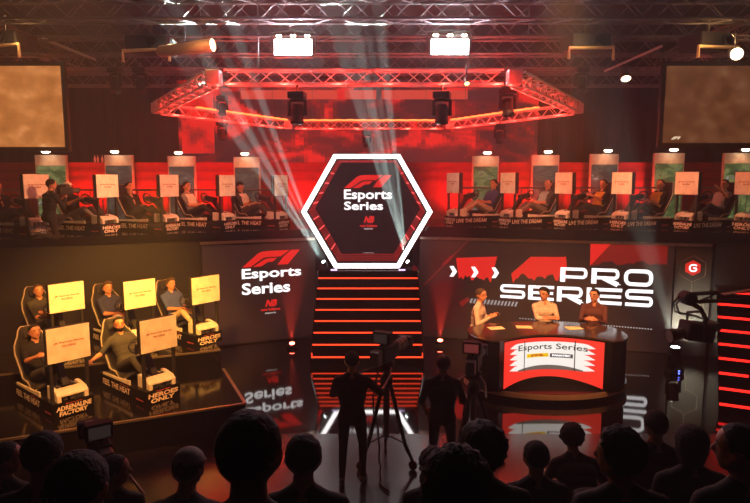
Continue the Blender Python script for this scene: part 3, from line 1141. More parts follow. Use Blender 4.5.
def make_rig(label, group, side, words_front, words_side):
    """local +x is the way the player faces; side -1: lettering on the player's right flank, +1: on the left"""
    r = thing('racing_rig', label, 'racing simulator', (0, 0, 0), 0, group)
    bb = MB().box((-0.075, 0, 0.112), (1.55, 2 * HW, 0.216)).build('base_box', M_GLOSS, r, bevel=0.008)
    yy = side * (HW + 0.004)
    sg = 1 if side < 0 else -1
    f = lambda u, v: Vector((sg * u, yy, v))
    MB().text(words_side, f, (-0.70, 0.065, 0.22, 0.165), 0.03, 0.12).build('lettering', M_LET, bb)
    MB().text('esports series', f, (-0.10, 0.182, 0.18, 0.202), 0.02).build('small_lettering', M_LETR, bb)
    MB().text('esports', f, (0.40, 0.04, 0.62, 0.075), 0.02).build('small_lettering', M_LETR, bb)
    f2 = lambda u, v: Vector((0.704, u, v))
    fm = MB()
    a, b = words_front
    fm.text(a, f2, (-0.26, 0.098, 0.26, 0.172), 0.045, 0.1).text(b, f2, (-0.22, 0.018, 0.20, 0.088), 0.045, 0.1)
    fm.build('front_lettering', M_LET, bb)
    MB().text('esports series', f2, (-0.12, 0.182, 0.12, 0.205), 0.03).build('front_small_lettering', M_LETR, bb)
    seat_shell(r)
    # seat rails and white chassis with an arched opening for the pedals
    for s in (-1, 1):
        MB().prism([(-0.70, 0.222), (0.20, 0.222), (0.20, 0.30), (0.10, 0.29), (-0.20, 0.27), (-0.70, 0.262)], lambda x, z: Vector((x, s * 0.283 - 0.012, z)), lambda x, z: Vector((x, s * 0.283 + 0.012, z))).build('side_rail', M_WHITE, r, bevel=0.004)
    pod = MB()
    prof = [(0.34, 0.222), (0.69, 0.222), (0.69, 0.325), (0.62, 0.38), (0.42, 0.42), (0.34, 0.42)]
    for s in (-1, 1):
        pod.prism(prof, lambda x, z: Vector((x, s * 0.20 - 0.03, z)), lambda x, z: Vector((x, s * 0.20 + 0.03, z)))
    pod.prism([(0.52, 0.375), (0.62, 0.355), (0.69, 0.30), (0.69, 0.325), (0.62, 0.38), (0.52, 0.398)], lambda x, z: Vector((x, -0.171, z)), lambda x, z: Vector((x, 0.171, z)))
    pod.build('pedal_housing', M_WHITE, r, bevel=0.006)
    for k, y in enumerate((-0.10, 0.0, 0.10)):
        MB().box((0.63, y, 0.275), (0.025, 0.06, 0.09), Matrix.Rotation(R(-25), 3, 'Y')).build('pedal', M_GREY, r)
    cl = MB()
    cl.prism([(0.36, 0.425), (0.48, 0.405), (0.27, 0.70), (0.16, 0.70)], lambda x, z: Vector((x, -0.05, z)), lambda x, z: Vector((x, 0.05, z)))
    cl.build('column', M_BLACK, r, bevel=0.005)
    MB().box((0.13, 0, 0.74), (0.28, 0.16, 0.12), Matrix.Rotation(R(12), 3, 'Y')).build('wheel_base', M_BLACK, r, bevel=0.015)
    wh = MB()
    ax = Matrix.Rotation(R(-20), 3, 'Y')
    c = Vector((-0.05, 0, 0.765))
    ring = [c + ax @ Vector((0, 0.145 * math.cos(a_), 0.125 * math.sin(a_))) for a_ in [2 * PI * i / 22 for i in range(22)]]
    wh.ptube(ring, 0.016, 7, closed=True)
    wo = wh.build('steering_wheel', M_BLACK, r, smooth=True)
    MB().box(c, (0.05, 0.16, 0.10), ax).build('hub', M_GREY, wo, bevel=0.01)
    MB().box(c + Vector((-0.027, 0, 0.03)), (0.006, 0.08, 0.03), ax).build('display', glow('wheel_display', (0.4, 0.8, 1), 0.8), wo)
    MB().box(c, (0.025, 0.27, 0.035), ax).build('spoke', M_GREY, wo)
    for s in (-1, 1):
        MB().box((0.60, s * 0.262, 0.76), (0.05, 0.045, 1.08)).build('monitor_post', M_BLACK, r, bevel=0.006)
        MB().box((0.60, s * 0.262, 0.226), (0.16, 0.065, 0.012)).build('post_foot', M_BLACK, r)
    mo = MB().box((0.55, 0, 1.08), (0.05, 0.62, 0.52)).build('monitor', M_BLACK, r, bevel=0.008)
    MB().box((0.523, 0, 1.08), (0.006, 0.58, 0.36)).build('display', glow('race_display', (0.35, 0.45, 0.4), 0.7), mo)
    MB().box((0.640, 0, 1.08), (0.016, 0.62, 0.52)).build('back_panel', M_PANEL, mo, bevel=0.003)
    f3 = lambda u, v: Vector((0.6495, u, v))
    lm = MB()
    lm.text('Esports Series', f3, (-0.14, 1.095, 0.22, 1.13), 0.03)
    MB().text('PRO SERIES', f3, (-0.10, 1.04, 0.10, 1.072), 0.03).build('back_small_lettering', M_INK, mo)
    F1LOGO(lm, f3, (-0.22, 1.095, -0.155, 1.125))
    lm.build('back_lettering', M_INK, mo)
    return r


RIGS = []


def place(proto, loc, ang, label, first):
    o = proto if first else copy_tree(proto)
    o.location = loc
    o.rotation_euler = (0, 0, ang)
    o['label'] = label
    return o


HF, AF = ('HEROES', 'ONLY'), ('ADRENALINE', 'FACTORY')
G1 = 'racing rigs on the left platform'
A45 = R(-40)


def place_by_monitor(px, Y, zf, ang):
    m_ = at(px, 180, Y)
    return (m_.x - 0.635 * math.cos(ang), Y - 0.635 * math.sin(ang), zf + 0.004)


plr = [(HF, place_by_monitor(152, 9.25, .5, A45), 'racing rig of the dark-shirted player with outstretched arm, front tier'),
       (AF, place_by_monitor(58.5, 8.72, .5, A45), 'racing rig at the far left of the front tier, beside the platform edge'),
       (HF, place_by_monitor(202, 11.5, .8, A45), 'racing rig on the back tier nearest the esports wall screen'),
       (HF, place_by_monitor(134.5, 11.05, .8, A45), 'middle racing rig of the back tier with bright yellow panel'),
       (AF, place_by_monitor(59.5, 10.75, .8, A45), 'leftmost racing rig of the back tier, behind the lower left rig')]
pa = make_rig('x', G1, -1, HF, 'FEEL THE HEAT')
pb = make_rig('x', G1, -1, AF, 'FEEL THE HEAT')
used = set()
for wf, loc, lab in plr:
    pr = pa if wf == HF else pb
    RIGS.append(place(pr, loc, A45, lab, id(pr) not in used))
    used.add(id(pr))


AL, AR = R(-23), R(180 + 23)
gl = [(36, 13.15, 'racing rig at the far left end of the gallery'), (107, 13.8, 'second racing rig from the left on the gallery'), (169, 14.4, 'middle racing rig on the gallery left of the hexagon'),
      (227, 14.95, 'racing rig of the white-bibbed racer left of the hexagon'), (281, 15.45, 'racing rig with the panel closest to the hexagon on its left')]
for i, (px, Y, lab) in enumerate(gl):
    o = copy_tree(pa if i in (1, 3) else pb)
    o['group'] = 'gallery racing rigs facing the portal from the left'
    place(o, place_by_monitor(px, Y, ZL, AL), AL, lab, True)
    RIGS.append(o)
pc = make_rig('x', 'gallery racing rigs facing the portal from the right', 1, HF, 'LIVE THE DREAM')
pd = make_rig('x', 'gallery racing rigs facing the portal from the right', 1, AF, 'LIVE THE DREAM')
gr = [(453, 15.7, 'racing rig with the panel closest to the hexagon on its right', pc), (508, 15.3, 'racing rig of the bald racer in light blue bib', pc), (564, 14.9, 'racing rig behind the desk, third from the hexagon on the right', pd),
      (622, 14.5, 'racing rig fourth from the hexagon on the right of the gallery', pc), (687, 14.05, 'racing rig with large panel below the right projection screen', pd), (748, 13.8, 'racing rig cut off at the right end of the gallery', pc)]
used = set()
for px, Y, lab, pr in gr:
    RIGS.append(place(pr, place_by_monitor(px, Y, ZR, AR), AR, lab, id(pr) not in used))
    used.add(id(pr))

# ================================================================ presenters' desk
DX, DY = 3.43, 11.25


def crescent(s=1.0, inset=0.0):
    pts = []
    for i in range(25):
        u = -1.02 + 2.04 * i / 24
        pts.append((u * s, -0.36 - 0.46 * u * u + inset))
    ends = [(1.22, -0.78), (1.38, -0.60), (1.46, -0.34), (1.47, -0.05), (1.40, 0.20), (1.22, 0.40), (0.95, 0.53), (0.6, 0.62), (0.2, 0.665)]
    pts += [(x * s, y * s) for x, y in ends]
    pts += [(-x * s, y * s) for x, y in reversed(ends)]
    return pts


RZ = 0.2
rs = thing('desk_riser', 'round glossy black riser with tan lit rim under the presenters desk', 'riser', (3.50, 11.33, 0))
ell = [(1.56 * math.cos(2 * PI * i / 64), 1.00 * math.sin(2 * PI * i / 64)) for i in range(64)]
ell2 = [(x, y * (1.0 if y < 0 else 2.1)) for x, y in ell]
MB().prism(ell2, lambda x, y: Vector((x, y, 0)), lambda x, y: Vector((x, y, RZ))).build('deck', M_GLOSS, rs)
rim = MB()
for i in range(32, 64):
    a0, a1 = ell2[i], ell2[(i + 1) % 64]
    k = 1.006
    rim.add([(a0[0] * k, a0[1] * k, 0.09), (a1[0] * k, a1[1] * k, 0.09), (a1[0] * k, a1[1] * k, RZ - .005), (a0[0] * k, a0[1] * k, RZ - .005)], [(0, 1, 2, 3)])
rim.build('rim', mat('tan_rim', (0.72, 0.46, 0.30), 0.4), rs)

DK = thing('presenter_desk', 'curved glossy black presenters desk with a glowing red and white front', 'desk', (DX, DY, RZ))
MB().prism(crescent(0.985, 0.02), lambda x, y: Vector((x, y, 0)), lambda x, y: Vector((x, y, 0.91))).build('body', M_GLOSS, DK)
MB().prism(crescent(1.0, 0.0), lambda x, y: Vector((x, y, 0.915)), lambda x, y: Vector((x, y, 0.95))).build('tabletop', mat('smoked_table_glass', (0.035, 0.026, 0.022), 0.12, spec=0.8), DK, bevel=0.008)


def front(u, z, off=0.0):
    return Vector((u, -0.36 - 0.46 * u * u + 0.02 - 0.02 - off, z))


def panel(mb, pts_rows, off, mi=0):
    """pts_rows: list of (u, z0, z1)"""
    vs, fs = [], []
    for u, z0, z1 in pts_rows:
        vs += [front(u, z0, off), front(u, z1, off)]
    for i in range(len(pts_rows) - 1):
        fs.append((2 * i, 2 * i + 2, 2 * i + 3, 2 * i + 1))
    mb.add(vs, fs, mi)


SC = MB()
panel(SC, [(-0.90 + 1.8 * i / 40, 0.03, 0.895) for i in range(41)], 0.004)
SCO = SC.build('front_screen', glow('desk_red', (1, 0.035, 0.022), 1.0), DK)
wm = MB()
n = 60
rows = []
for i in range(n + 1):
    u = -0.78 + 1.56 * i / n
    rows.append((u, 0.30, 0.845))
# white field with saw-toothed sides
teeth = 5
H0, H1 = 0.30, 0.82
panel(wm, [(-0.60 + 1.20 * i / 30, H0 - 0.0, H1) for i in range(31)], 0.010)
for sgn in (-1, 1):
    for k in range(teeth):
        z0 = H0 + (H1 - H0) * k / teeth
        z1 = H0 + (H1 - H0) * (k + 1) / teeth
        wm.add([front(sgn * 0.60, z0, .010), front(sgn * 0.60, z1, .010), front(sgn * (0.67), z1 - .01, .010), front(sgn * 0.78, (z0 + z1) / 2 - .015, .010), front(sgn * 0.67, z0 + 0.012, .010)], [(0, 1, 2, 3, 4)])
wm.build('white_field', glow('desk_white', (1, 0.93, 0.86), 1.0), SCO)
gmb = MB()
panel(gmb, [(-0.60 + 1.20 * i / 30, 0.29 - 0.0 * i, 0.345 - 0.06 * ((i - 15) / 15) ** 2 + .03) for i in range(31)], 0.014)
gmb.build('painted_reflection', glow('desk_reflection', (0.16, 0.13, 0.11), 0.9), SCO)  # grey arc painted as a reflection along the foot of the white field
for u in (-0.47, 0.46):
    s_ = MB(); panel(s_, [(u - .008, 0.28, 0.86), (u + .008, 0.28, 0.86)], 0.018); s_.build('panel_seam', M_BLACK, SCO)
am = MB()
panel(am, [(-0.90 + 1.8 * i / 30, 0.0, 0.155 - 0.125 * ((i - 15) / 15) ** 2) for i in range(31)], 0.012)
am.build('lower_arch', M_GLOSS, SCO)
fz = 0.02
lt = MB()
lt.text('Esports Series', lambda u, v: front(u, v, 0.018), (-0.60, 0.645, 0.66, 0.785), 0.008)
lt.build('lettering', mat('black_ink', (0.01, 0.01, 0.012), 0.5), SCO)
yb = MB(); panel(yb, [(-0.42 + 0.42 * i / 8, 0.53, 0.60) for i in range(9)], 0.016); YB = yb.build('yellow_label', glow('desk_yellow', (1, 0.60, 0.0), 0.95), SCO)
MB().text('DHL', lambda u, v: front(u, v, 0.019), (-0.34, 0.545, -0.08, 0.588), 0.05, 0.2).build('label_lettering', glow('desk_red_ink', (0.8, 0.02, 0.02), 0.7), SCO)
gb = MB(); panel(gb, [(0.03 + 0.40 * i / 8, 0.52, 0.595) for i in range(9)], 0.016); GB = gb.build('grey_label', glow('desk_dark_grey', (0.10, 0.09, 0.09), 0.6), SCO)
MB().text('FANATEC', lambda u, v: front(u, v, 0.019), (0.07, 0.54, 0.39, 0.578), 0.05).build('label_lettering', E_TEXT, SCO)
for px, py, rz, lab in [(496, 328, .2, 'sheet of pale notes lying at the left end of the desk'), (524, 327, -.1, 'sheet of pale notes lying on the desk before the middle presenter'), (574, 328, .1, 'sheet of pale notes lying on the desk before the dark-jacketed presenter')]:
    p = atz(px, py, RZ + 0.953)
    o = tag(MB().box((0, 0, 0.003), (0.30, 0.21, 0.004)).build('note_sheet', mat('cream_paper', (0.85, 0.78, 0.45), 0.7)), lab, 'paper', 'notes on the desk')
    o.location = (p.x, p.y, RZ + 0.951)
    o.rotation_euler = (0, 0, rz)

# ================================================================ beam lamps and floor lamps
beamers = [(325, 262, 'small white beam light standing left of the hexagon foot', E_LAMPW, 0.5), (410.5, 261, 'small white beam light standing right of the hexagon foot', E_LAMPW, 0.5)]
BEAM = []
for px, py, lab, ln, tl in beamers:
    p = at(px, py, 14.55)
    s = -1 if px < 370 else 1
    bx = thing('beam_light', lab, 'stage light', (s * 1.04, 14.75, 1.785), 0, 'beam lights at the hexagon foot')
    MB().box((0, 0, 0.03), (0.16, 0.16, 0.06)).build('base', M_BLACK, bx, bevel=0.01)
    MB().ptube([(-.07, 0, .15), (-.07, 0, .07), (.07, 0, .07), (.07, 0, .15)], 0.012, 6).build('yoke', M_BLACK, bx)
    d = Vector((-0.5, -0.55, 0.75)).normalized()
    hd = MB().lathe([(0.03, -0.09), (0.055, -0.06), (0.062, 0.06), (0.055, 0.07)], 14, (0, 0, 0.16), d).build('head', M_BLACK, bx)
    MB().lathe([(0.052, 0.062), (0.03, 0.08), (0, 0.085)], 14, (0, 0, 0.16), d).build('lens', E_LAMPW, hd)
    BEAM.append(Vector((s * 1.04, 14.75, 1.945)) + d * 0.10)

for px, py, Y, lab in [(292, 343.5, 14.0, 'small red uplight on the floor left of the stairs'), (440, 340.5, 14.2, 'small red uplight on the floor right of the stairs')]:
    p = at(px, py, Y)
    u = thing('floor_uplight', lab, 'stage light', (p.x, Y, 0), 0, 'red floor uplights')
    MB().box((0, 0, 0.03), (0.24, 0.2, 0.06)).build('base', M_BLACK, u, bevel=0.01)
    MB().ptube([(-.11, 0, p.z), (-.11, 0, .06), (.11, 0, .06), (.11, 0, p.z)], 0.014, 6).build('yoke', M_BLACK, u)
    d = Vector((0.0, -0.35, 1)).normalized()
    hd = MB().lathe([(0.04, -0.13), (0.08, -0.10), (0.09, 0.02), (0.085, 0.03)], 16, (0, 0, p.z - .02), d).build('can', M_BLACK, u)
    MB().lathe([(0.08, 0.02), (0.05, 0.04), (0, 0.045)], 16, (0, 0, p.z - .02), d).build('lens', E_LAMPR, hd)

p = at(675, 353, 12.1)
mh = moving_head(Vector((p.x, 12.1, 0.0)), 'black moving head light standing on the floor before the sponsor panel', False, 0.0, 0.15, E_LAMPW, 1.0, 'moving head lights')
for k in range(2):
    MB().box((0.02, -0.135, 0.045 + 0.05 * k), (0.03, 0.01, 0.02)).build('indicator', E_BLUE, mh)
MHP = Vector((p.x, 12.1, 0.60))
# ================================================================ people
SKIN = mat('warm_skin', (0.62, 0.28, 0.16), 0.5, vary=0.06, scale=20)
SKIN2 = mat('tanned_skin', (0.28, 0.14, 0.085), 0.5, vary=0.06, scale=20)
EYE = mat('dark_eye', (0.02, 0.015, 0.012), 0.25)
LIP = mat('lip', (0.45, 0.18, 0.14), 0.5)
SHOE = mat('dark_shoe', (0.03, 0.028, 0.028), 0.5)
HAIRD = mat('dark_hair', (0.010, 0.007, 0.006), 0.85, bump=0.6, scale=60)
HAIRB = mat('brown_hair', (0.07, 0.04, 0.022), 0.7, bump=0.6, scale=60)


def cloth(name, c):
    return mat('cloth_' + name, c, 0.85, vary=0.10, scale=14, bump=0.15)


C_BLACK = cloth('black', (0.010, 0.009, 0.009))
C_CHAR = cloth('charcoal', (0.045, 0.042, 0.040))
C_NAVY = cloth('navy', (0.025, 0.030, 0.10))
C_BLUE = cloth('blue', (0.06, 0.09, 0.26))
C_LBLUE = cloth('light_blue', (0.30, 0.42, 0.52))
C_WHITE = cloth('white', (0.75, 0.70, 0.64))
C_BEIGE = cloth('beige', (0.52, 0.42, 0.30))
C_GREYT = cloth('grey', (0.22, 0.20, 0.19))
C_OCHRE = cloth('ochre', (0.62, 0.40, 0.06))
C_WINE = cloth('wine', (0.10, 0.032, 0.032))
C_PINK = cloth('pale_shirt', (0.72, 0.56, 0.46))


def capsule_mesh(prims):
    vs, fs = [], []
    nu, nv = 12, 4
    for (a, ra, b, rb, _) in prims:
        a, b = Vector(a), Vector(b)
        d = b - a
        if d.length < 1e-5:
            d = Vector((0, 0, 1e-4)); b = a + d
        q = Vector((0, 0, 1)).rotation_difference(d.normalized()).to_matrix()
        base = len(vs)
        rings = []
        for i in range(nv, -1, -1):
            th = PI / 2 * i / nv
            rings.append((ra * math.cos(th), a, -ra * math.sin(th)))
        for i in range(0, nv + 1):
            th = PI / 2 * i / nv
            rings.append((rb * math.cos(th), b, rb * math.sin(th)))
        for (r, c, z) in rings:
            for j in range(nu):
                an = 2 * PI * j / nu
                vs.append(c + q @ Vector((max(r, 1e-4) * math.cos(an), max(r, 1e-4) * math.sin(an), z)))
        for i in range(len(rings) - 1):
            for j in range(nu):
                fs.append((base + i * nu + j, base + i * nu + (j + 1) % nu, base + (i + 1) * nu + (j + 1) % nu, base + (i + 1) * nu + j))
        fs.append(tuple(base + j for j in range(nu - 1, -1, -1)))
        l = base + (len(rings) - 1) * nu
        fs.append(tuple(l + j for j in range(nu)))
    me = bpy.data.meshes.new('t')
    me.from_pydata([tuple(v) for v in vs], [], fs)
    return me


def ik(a, t, l1, l2, pole):
    a, t, pole = Vector(a), Vector(t), Vector(pole)
    d = t - a
    L = d.length
    if L > (l1 + l2) * 0.995:
        t = a + d * ((l1 + l2) * 0.995 / L)
        d = t - a
        L = d.length
    u = d.normalized()
    x = (l1 * l1 - l2 * l2 + L * L) / (2 * L)
    h = math.sqrt(max(l1 * l1 - x * x, 0))
    p = pole - u * pole.dot(u)
    if p.length < 1e-4:
        p = Vector((0, 0, -1)) - u * u.z * -1
    p.normalize()
    return a + u * x + p * h, t


def hand_prims(w, d, n, side, curl, mi=0):
    """w wrist, d along the hand, n palm normal; side +1 when the thumb lies on +l"""
    d = d.normalized()
    n = (n - d * n.dot(d)).normalized()
    l = d.cross(n) * side
    P = []
    for o in (-0.027, -0.009, 0.009, 0.026):
        P.append((w + l * o * 0.5, 0.021, w + d * 0.085 + l * o, 0.0155, mi))
    lens = (0.058, 0.072, 0.078, 0.070)
    for o, L in zip((-0.033, -0.011, 0.011, 0.033), lens):
        k = w + d * 0.088 + l * o
        c1, c2 = curl * 0.6, curl * 1.6
        d1 = d * math.cos(c1) + n * math.sin(c1)
        d2 = d * math.cos(c2) + n * math.sin(c2)
        m_ = k + d1 * L * 0.55
        P.append((k, 0.0105, m_, 0.0098, mi))
        P.append((m_, 0.0098, m_ + d2 * L * 0.5, 0.008, mi))
    k = w + d * 0.028 + l * 0.026
    t1 = (d * 0.6 + l * 0.75 + n * 0.25).normalized()
    m_ = k + t1 * 0.045
    P.append((k, 0.014, m_, 0.0115, mi))
    P.append((m_, 0.0115, m_ + (d * 0.85 + l * 0.2 + n * 0.4).normalized() * 0.032, 0.0095, mi))
    return P


def person(label, loc, rz, hp=0.50, lean=0.0, yaw=0.0, pitch=0.0, lh=None, rh=None, lf=None, rf=None, top=C_BLACK, leg=C_BLACK, short=True, skin=SKIN,
           hair='short', hairm=HAIRD, cap=None, group=None, curl=0.7, shorts=False, s=1.0, kneel=False, pelx=0.0, voxel=0.0115, vest=None, lpole=None, rpole=None, shoe=None, kneepole=(0.3, 0, 1), turn=0.0, beard=False):
    up = Vector((math.sin(lean), 0, math.cos(lean)))
    fw = Vector((math.cos(lean), 0, -math.sin(lean)))
    tw = Matrix.Rotation(turn, 3, 'Z')
    lat = tw @ Vector((0, 1, 0))
    pel = Vector((pelx, 0, hp))
    P = []
    T, LG, SK, SH = 1, 2, 0, 3
    # hips and trunk
    P.append((pel + Vector((0, .07, .0)), .108, pel + Vector((0, -.07, .0)), .108, LG))
    P.append((pel + Vector((-.03, .07, -.02)), .10, pel + Vector((-.03, -.07, -.02)), .10, LG))
    w1, ch, sh = pel + up * .18, pel + up * .35, pel + up * .465
    P.append((pel + up * .07 + lat * .055, .108, pel + up * .07 - lat * .055, .108, T))
    P.append((w1 + lat * .06, .105, w1 - lat * .06, .105, T))
    P.append((pel + up * .26 + lat * .075, .110, pel + up * .26 - lat * .075, .110, T))
    P.append((ch + lat * .085 + fw * .008, .116, ch - lat * .085 + fw * .008, .116, T))
    P.append((sh + lat * .14 - up * .02, .070, sh - lat * .14 - up * .02, .070, T))
    nb = pel + up * .52
    P.append((sh + lat * .10, .06, nb + lat * .02, .055, T))
    P.append((sh - lat * .10, .06, nb - lat * .02, .055, T))
    # neck and head
    hup = (Matrix.Rotation(-lean * 0.75, 3, 'Y') @ up)
    hfw0 = Vector((hup.z, 0, -hup.x))
    hfw = Matrix.Rotation(yaw + turn, 3, 'Z') @ hfw0
    hl = Vector((0, 0, 1)).cross(hfw).normalized()
    rot = Matrix.Rotation(pitch, 3, hl)
    hfw = rot @ hfw
    hupp = rot @ hup
    nk = nb + hup * .045 + hfw * .012
    P.append((nb - up * .02, .060, nk + hup * .04, .053, SK))
    hc = nb + hup * .165 + hfw * .028
    H = lambda x, y, z: hc + hfw * x + hl * y + hupp * z
    P.append((H(-.030, 0, .030), .084, H(.020, 0, .035), .080, SK))
    P.append((H(-.02, .018, .0), .074, H(-.02, -.018, .0), .074, SK))
    P.append((H(.030, 0, .01), .066, H(.042, 0, -.060), .050, SK))
    P.append((H(.055, 0, -.085), .032, H(.048, 0, -.07), .040, SK))
    P.append((H(.02, .045, -.055), .025, H(.052, .015, -.088), .022, SK))
    P.append((H(.02, -.045, -.055), .025, H(.052, -.015, -.088), .022, SK))
    P.append((H(.094, 0, .012), .011, H(.112, 0, -.022), .015, SK))
    P.append((H(.082, .034, .028), .014, H(.088, .010, .026), .013, SK))
    P.append((H(.082, -.034, .028), .014, H(.088, -.010, .026), .013, SK))
    P.append((H(.086, .018, -.052), .011, H(.086, -.018, -.052), .011, SK))
    for e in (1, -1):
        P.append((H(-.008, e * .088, .018), .014, H(-.012, e * .086, -.022), .011, SK))
    # arms
    AR_ = SK if short else T
    for e, tgt, pol in ((1, lh, lpole), (-1, rh, rpole)):
        s0 = sh + lat * .185 * e - up * .025
        tgt = Vector(tgt) if tgt is not None else pel + Vector((.05, e * .27, -.05))
        pol = Vector(pol) if pol is not None else Vector((-.25, e * .5, -1))
        el, wr = ik(s0, tgt, .285, .255, pol)
        P.append((s0, .060, s0 + (el - s0) * .45, .052, T))
        P.append((s0 + (el - s0) * .40, .0515, el, .041, T))
        P.append((el, .041, el + (wr - el) * .35, .041, AR_))
        P.append((el + (wr - el) * .35, .040, wr, .027, AR_))
        d = (wr - el).normalized()
        nrm = Vector((0, -e, -0.6)) if abs(d.y) < .8 else Vector((-.3, 0, -1))
        P += hand_prims(wr + d * .012, d, nrm, -1 if e > 0 else 1, curl)
    # legs
    for e, tgt in ((1, lf), (-1, rf)):
        h0 = pel + Vector((0, e * .095, -.02))
        tgt = Vector(tgt) if tgt is not None else Vector((pelx + .02, e * .11, .09))
        kn, an = ik(h0, tgt, .43, .42, Vector(kneepole) + Vector((0, e * .10, 0)))
        P.append((h0, .090, kn, .058, LG))
        SHN = SK if shorts else LG
        P.append((kn, .057, kn + (an - kn) * .35, .054, SHN))
        P.append((kn + (an - kn) * .35, .054, an, .038, SHN))
        shn = (an - kn).normalized()
        fd_ = Vector((1, e * .12, 0)) - shn * Vector((1, e * .12, 0)).dot(shn) * .75
        fd_.normalize()
        if kneel:
            fd_ = Vector((-.2, 0, -1)) if an.z > .12 else Vector((1, 0, 0))
        hd = shn
        P.append((an + hd * .03 - fd_ * .045, .038, an + hd * .035 + fd_ * .09, .038, SH))
        P.append((an + hd * .035 + fd_ * .06, .040, an + hd * .045 + fd_ * .165, .031, SH))
    me0 = capsule_mesh(P)
    ob = bpy.data.objects.new('t', me0)
    COL.objects.link(ob)
    md = ob.modifiers.new('r', 'REMESH'); md.mode = 'VOXEL'; md.voxel_size = voxel
    ms = ob.modifiers.new('s', 'SMOOTH'); ms.factor = 0.5; ms.iterations = 2
    dg = bpy.context.evaluated_depsgraph_get()
    me = bpy.data.meshes.new_from_object(ob.evaluated_get(dg))
    bpy.data.objects.remove(ob)
    bpy.data.meshes.remove(me0)
    me.name = 'person'
    me.materials.clear()
    for m in (skin, top, leg, shoe or SHOE, EYE, LIP, vest or top, hairm):
        me.materials.append(m)
    nf = len(me.polygons)
    c = np.zeros(nf * 3); me.polygons.foreach_get('center', c); c = c.reshape(-1, 3)
    best = np.full(nf, 1e9); idx = np.zeros(nf, dtype=np.int32)
    for (a, ra, b, rb, mi) in P:
        a, b = np.array(a), np.array(b)
        d = b - a
        L2 = max(float(d @ d), 1e-9)
        t = np.clip(((c - a) @ d) / L2, 0, 1)
        ds = np.linalg.norm(c - (a + t[:, None] * d), axis=1) - (ra + (rb - ra) * t)
        k = ds < best
        best[k] = ds[k]; idx[k] = mi
    for e in (1, -1):
        q = np.array(H(.088, e * .033, .008))
        idx[(np.linalg.norm(c - q, axis=1) < .0075)] = 4
        q = np.array(H(.086, e * .033, .034))
        dd = (c - q); yy = np.abs(dd @ np.array(hl)); zz = np.abs(dd @ np.array(hupp)); xx = np.abs(dd @ np.array(hfw))
        idx[(yy < .018) & (zz < .0035) & (xx < .03)] = 7
    dd = c - np.array(H(.09, 0, -.052)); yy = np.abs(dd @ np.array(hl)); zz = np.abs(dd @ np.array(hupp)); xx = np.abs(dd @ np.array(hfw))
    idx[(yy < .024) & (zz < .010) & (xx < .03)] = 5
    if beard:
        dd = c - np.array(hc); zz = dd @ np.array(hupp); xx = dd @ np.array(hfw)
        idx[(idx == 0) & (zz < -.058) & (zz > -.125) & (xx > -.01)] = 7
    if vest is not None:
        dd = c - np.array(pel); zz = dd @ np.array(up); yy = np.abs(dd @ np.array(lat))
        idx[(idx == 1) & (zz > .10) & (zz < .47) & (yy < .155)] = 6
    me.polygons.foreach_set('material_index', idx)
    me.polygons.foreach_set('use_smooth', [True] * nf)
    me.update()
    o = bpy.data.objects.new('person', me)
    COL.objects.link(o)
    tag(o, label, 'person', group)
    o.location = loc
    o.rotation_euler = (0, 0, rz)
    o.scale = (s, s, s)
    # hair
    bm = bmesh.new()
    bmesh.ops.create_icosphere(bm, subdivisions=4, radius=1.0)
    seedv = Vector((random.random() * 50, random.random() * 50, 0))
    kill = []
    for v in bm.verts:
        p = v.co.copy()
        x, y, z = p.x * .102, p.y * .086, p.z * .100
        # hair line: high over the face, low at the nape
        line = -.085 if p.x < -.1 else (-.085 + (p.x + .1) / .75 * .145 if p.x < .65 else .06)
        if hair == 'long':
            line -= .10 if p.x < .15 else 0
        if hair == 'bald':
            line = max(line, .0) + .02 if p.x < .3 else 9
        hz = p.z * .100 + .022
        if hz < line:
            kill.append(v)
            continue
        fade = min(1.0, (hz - line) / .03)
        nse = noise.noise(p * (9 if hair == 'curly' else 5) + seedv)
        th = {'short': .010, 'curly': .030, 'long': .022, 'bald': .002, 'quiff': .014}[hair]
        amp = {'short': .006, 'curly': .020, 'long': .006, 'bald': .0, 'quiff': .008}[hair]
        k = (th + amp * nse) * fade - .004 * (1 - fade)
        if hair == 'quiff' and p.x > .2 and p.z > .5:
            k += .022
        nr = p.normalized()
        q = Vector((p.x * .098 - .008, p.y * .0845, p.z * .090 + .030)) + nr * k
        if hair == 'long' and p.z < 0:
            q.z -= .10 * (-p.z)
        v.co = hc + hfw * q.x + hl * q.y + hupp * q.z
    bmesh.ops.delete(bm, geom=kill, context='VERTS')
    hm_ = bpy.data.meshes.new('hair'); bm.to_mesh(hm_); bm.free()
    hm_.materials.append(hairm)
    hm_.polygons.foreach_set('use_smooth', [True] * len(hm_.polygons))
    ho = bpy.data.objects.new('hair', hm_); COL.objects.link(ho); ho.parent = o
    if cap is not None:
        mb = MB()
        vs, fs = [], []
        nu, nv = 22, 8
        for i in range(nv + 1):
            th_ = PI / 2 * i / nv
            for j in range(nu):
                an = 2 * PI * j / nu
                vs.append(H(.108 * math.cos(an) * math.cos(th_) - .006, .098 * math.sin(an) * math.cos(th_), .045 + .092 * math.sin(th_)))
        for i in range(nv):
            for j in range(nu):
                fs.append((i * nu + j, i * nu + (j + 1) % nu, (i + 1) * nu + (j + 1) % nu, (i + 1) * nu + j))
        mb.add(vs, fs)
        br0, br1 = [], []
        for j in range(9):
            an = -PI / 2.6 + 2 * PI / 2.6 * j / 8
            br0.append(H(.100 * math.cos(an), .094 * math.sin(an), .050))
            br1.append(H(.100 * math.cos(an) + .085 * math.cos(an * .7), .094 * math.sin(an), .040))
        b0 = len(br0)
        mb.add(br0 + br1, [(j, j + 1, b0 + j + 1, b0 + j) for j in range(b0 - 1)])
        co = mb.build('cap', cap, o, smooth=True)
        md = co.modifiers.new('thick', 'SOLIDIFY'); md.thickness = 0.006
    return o


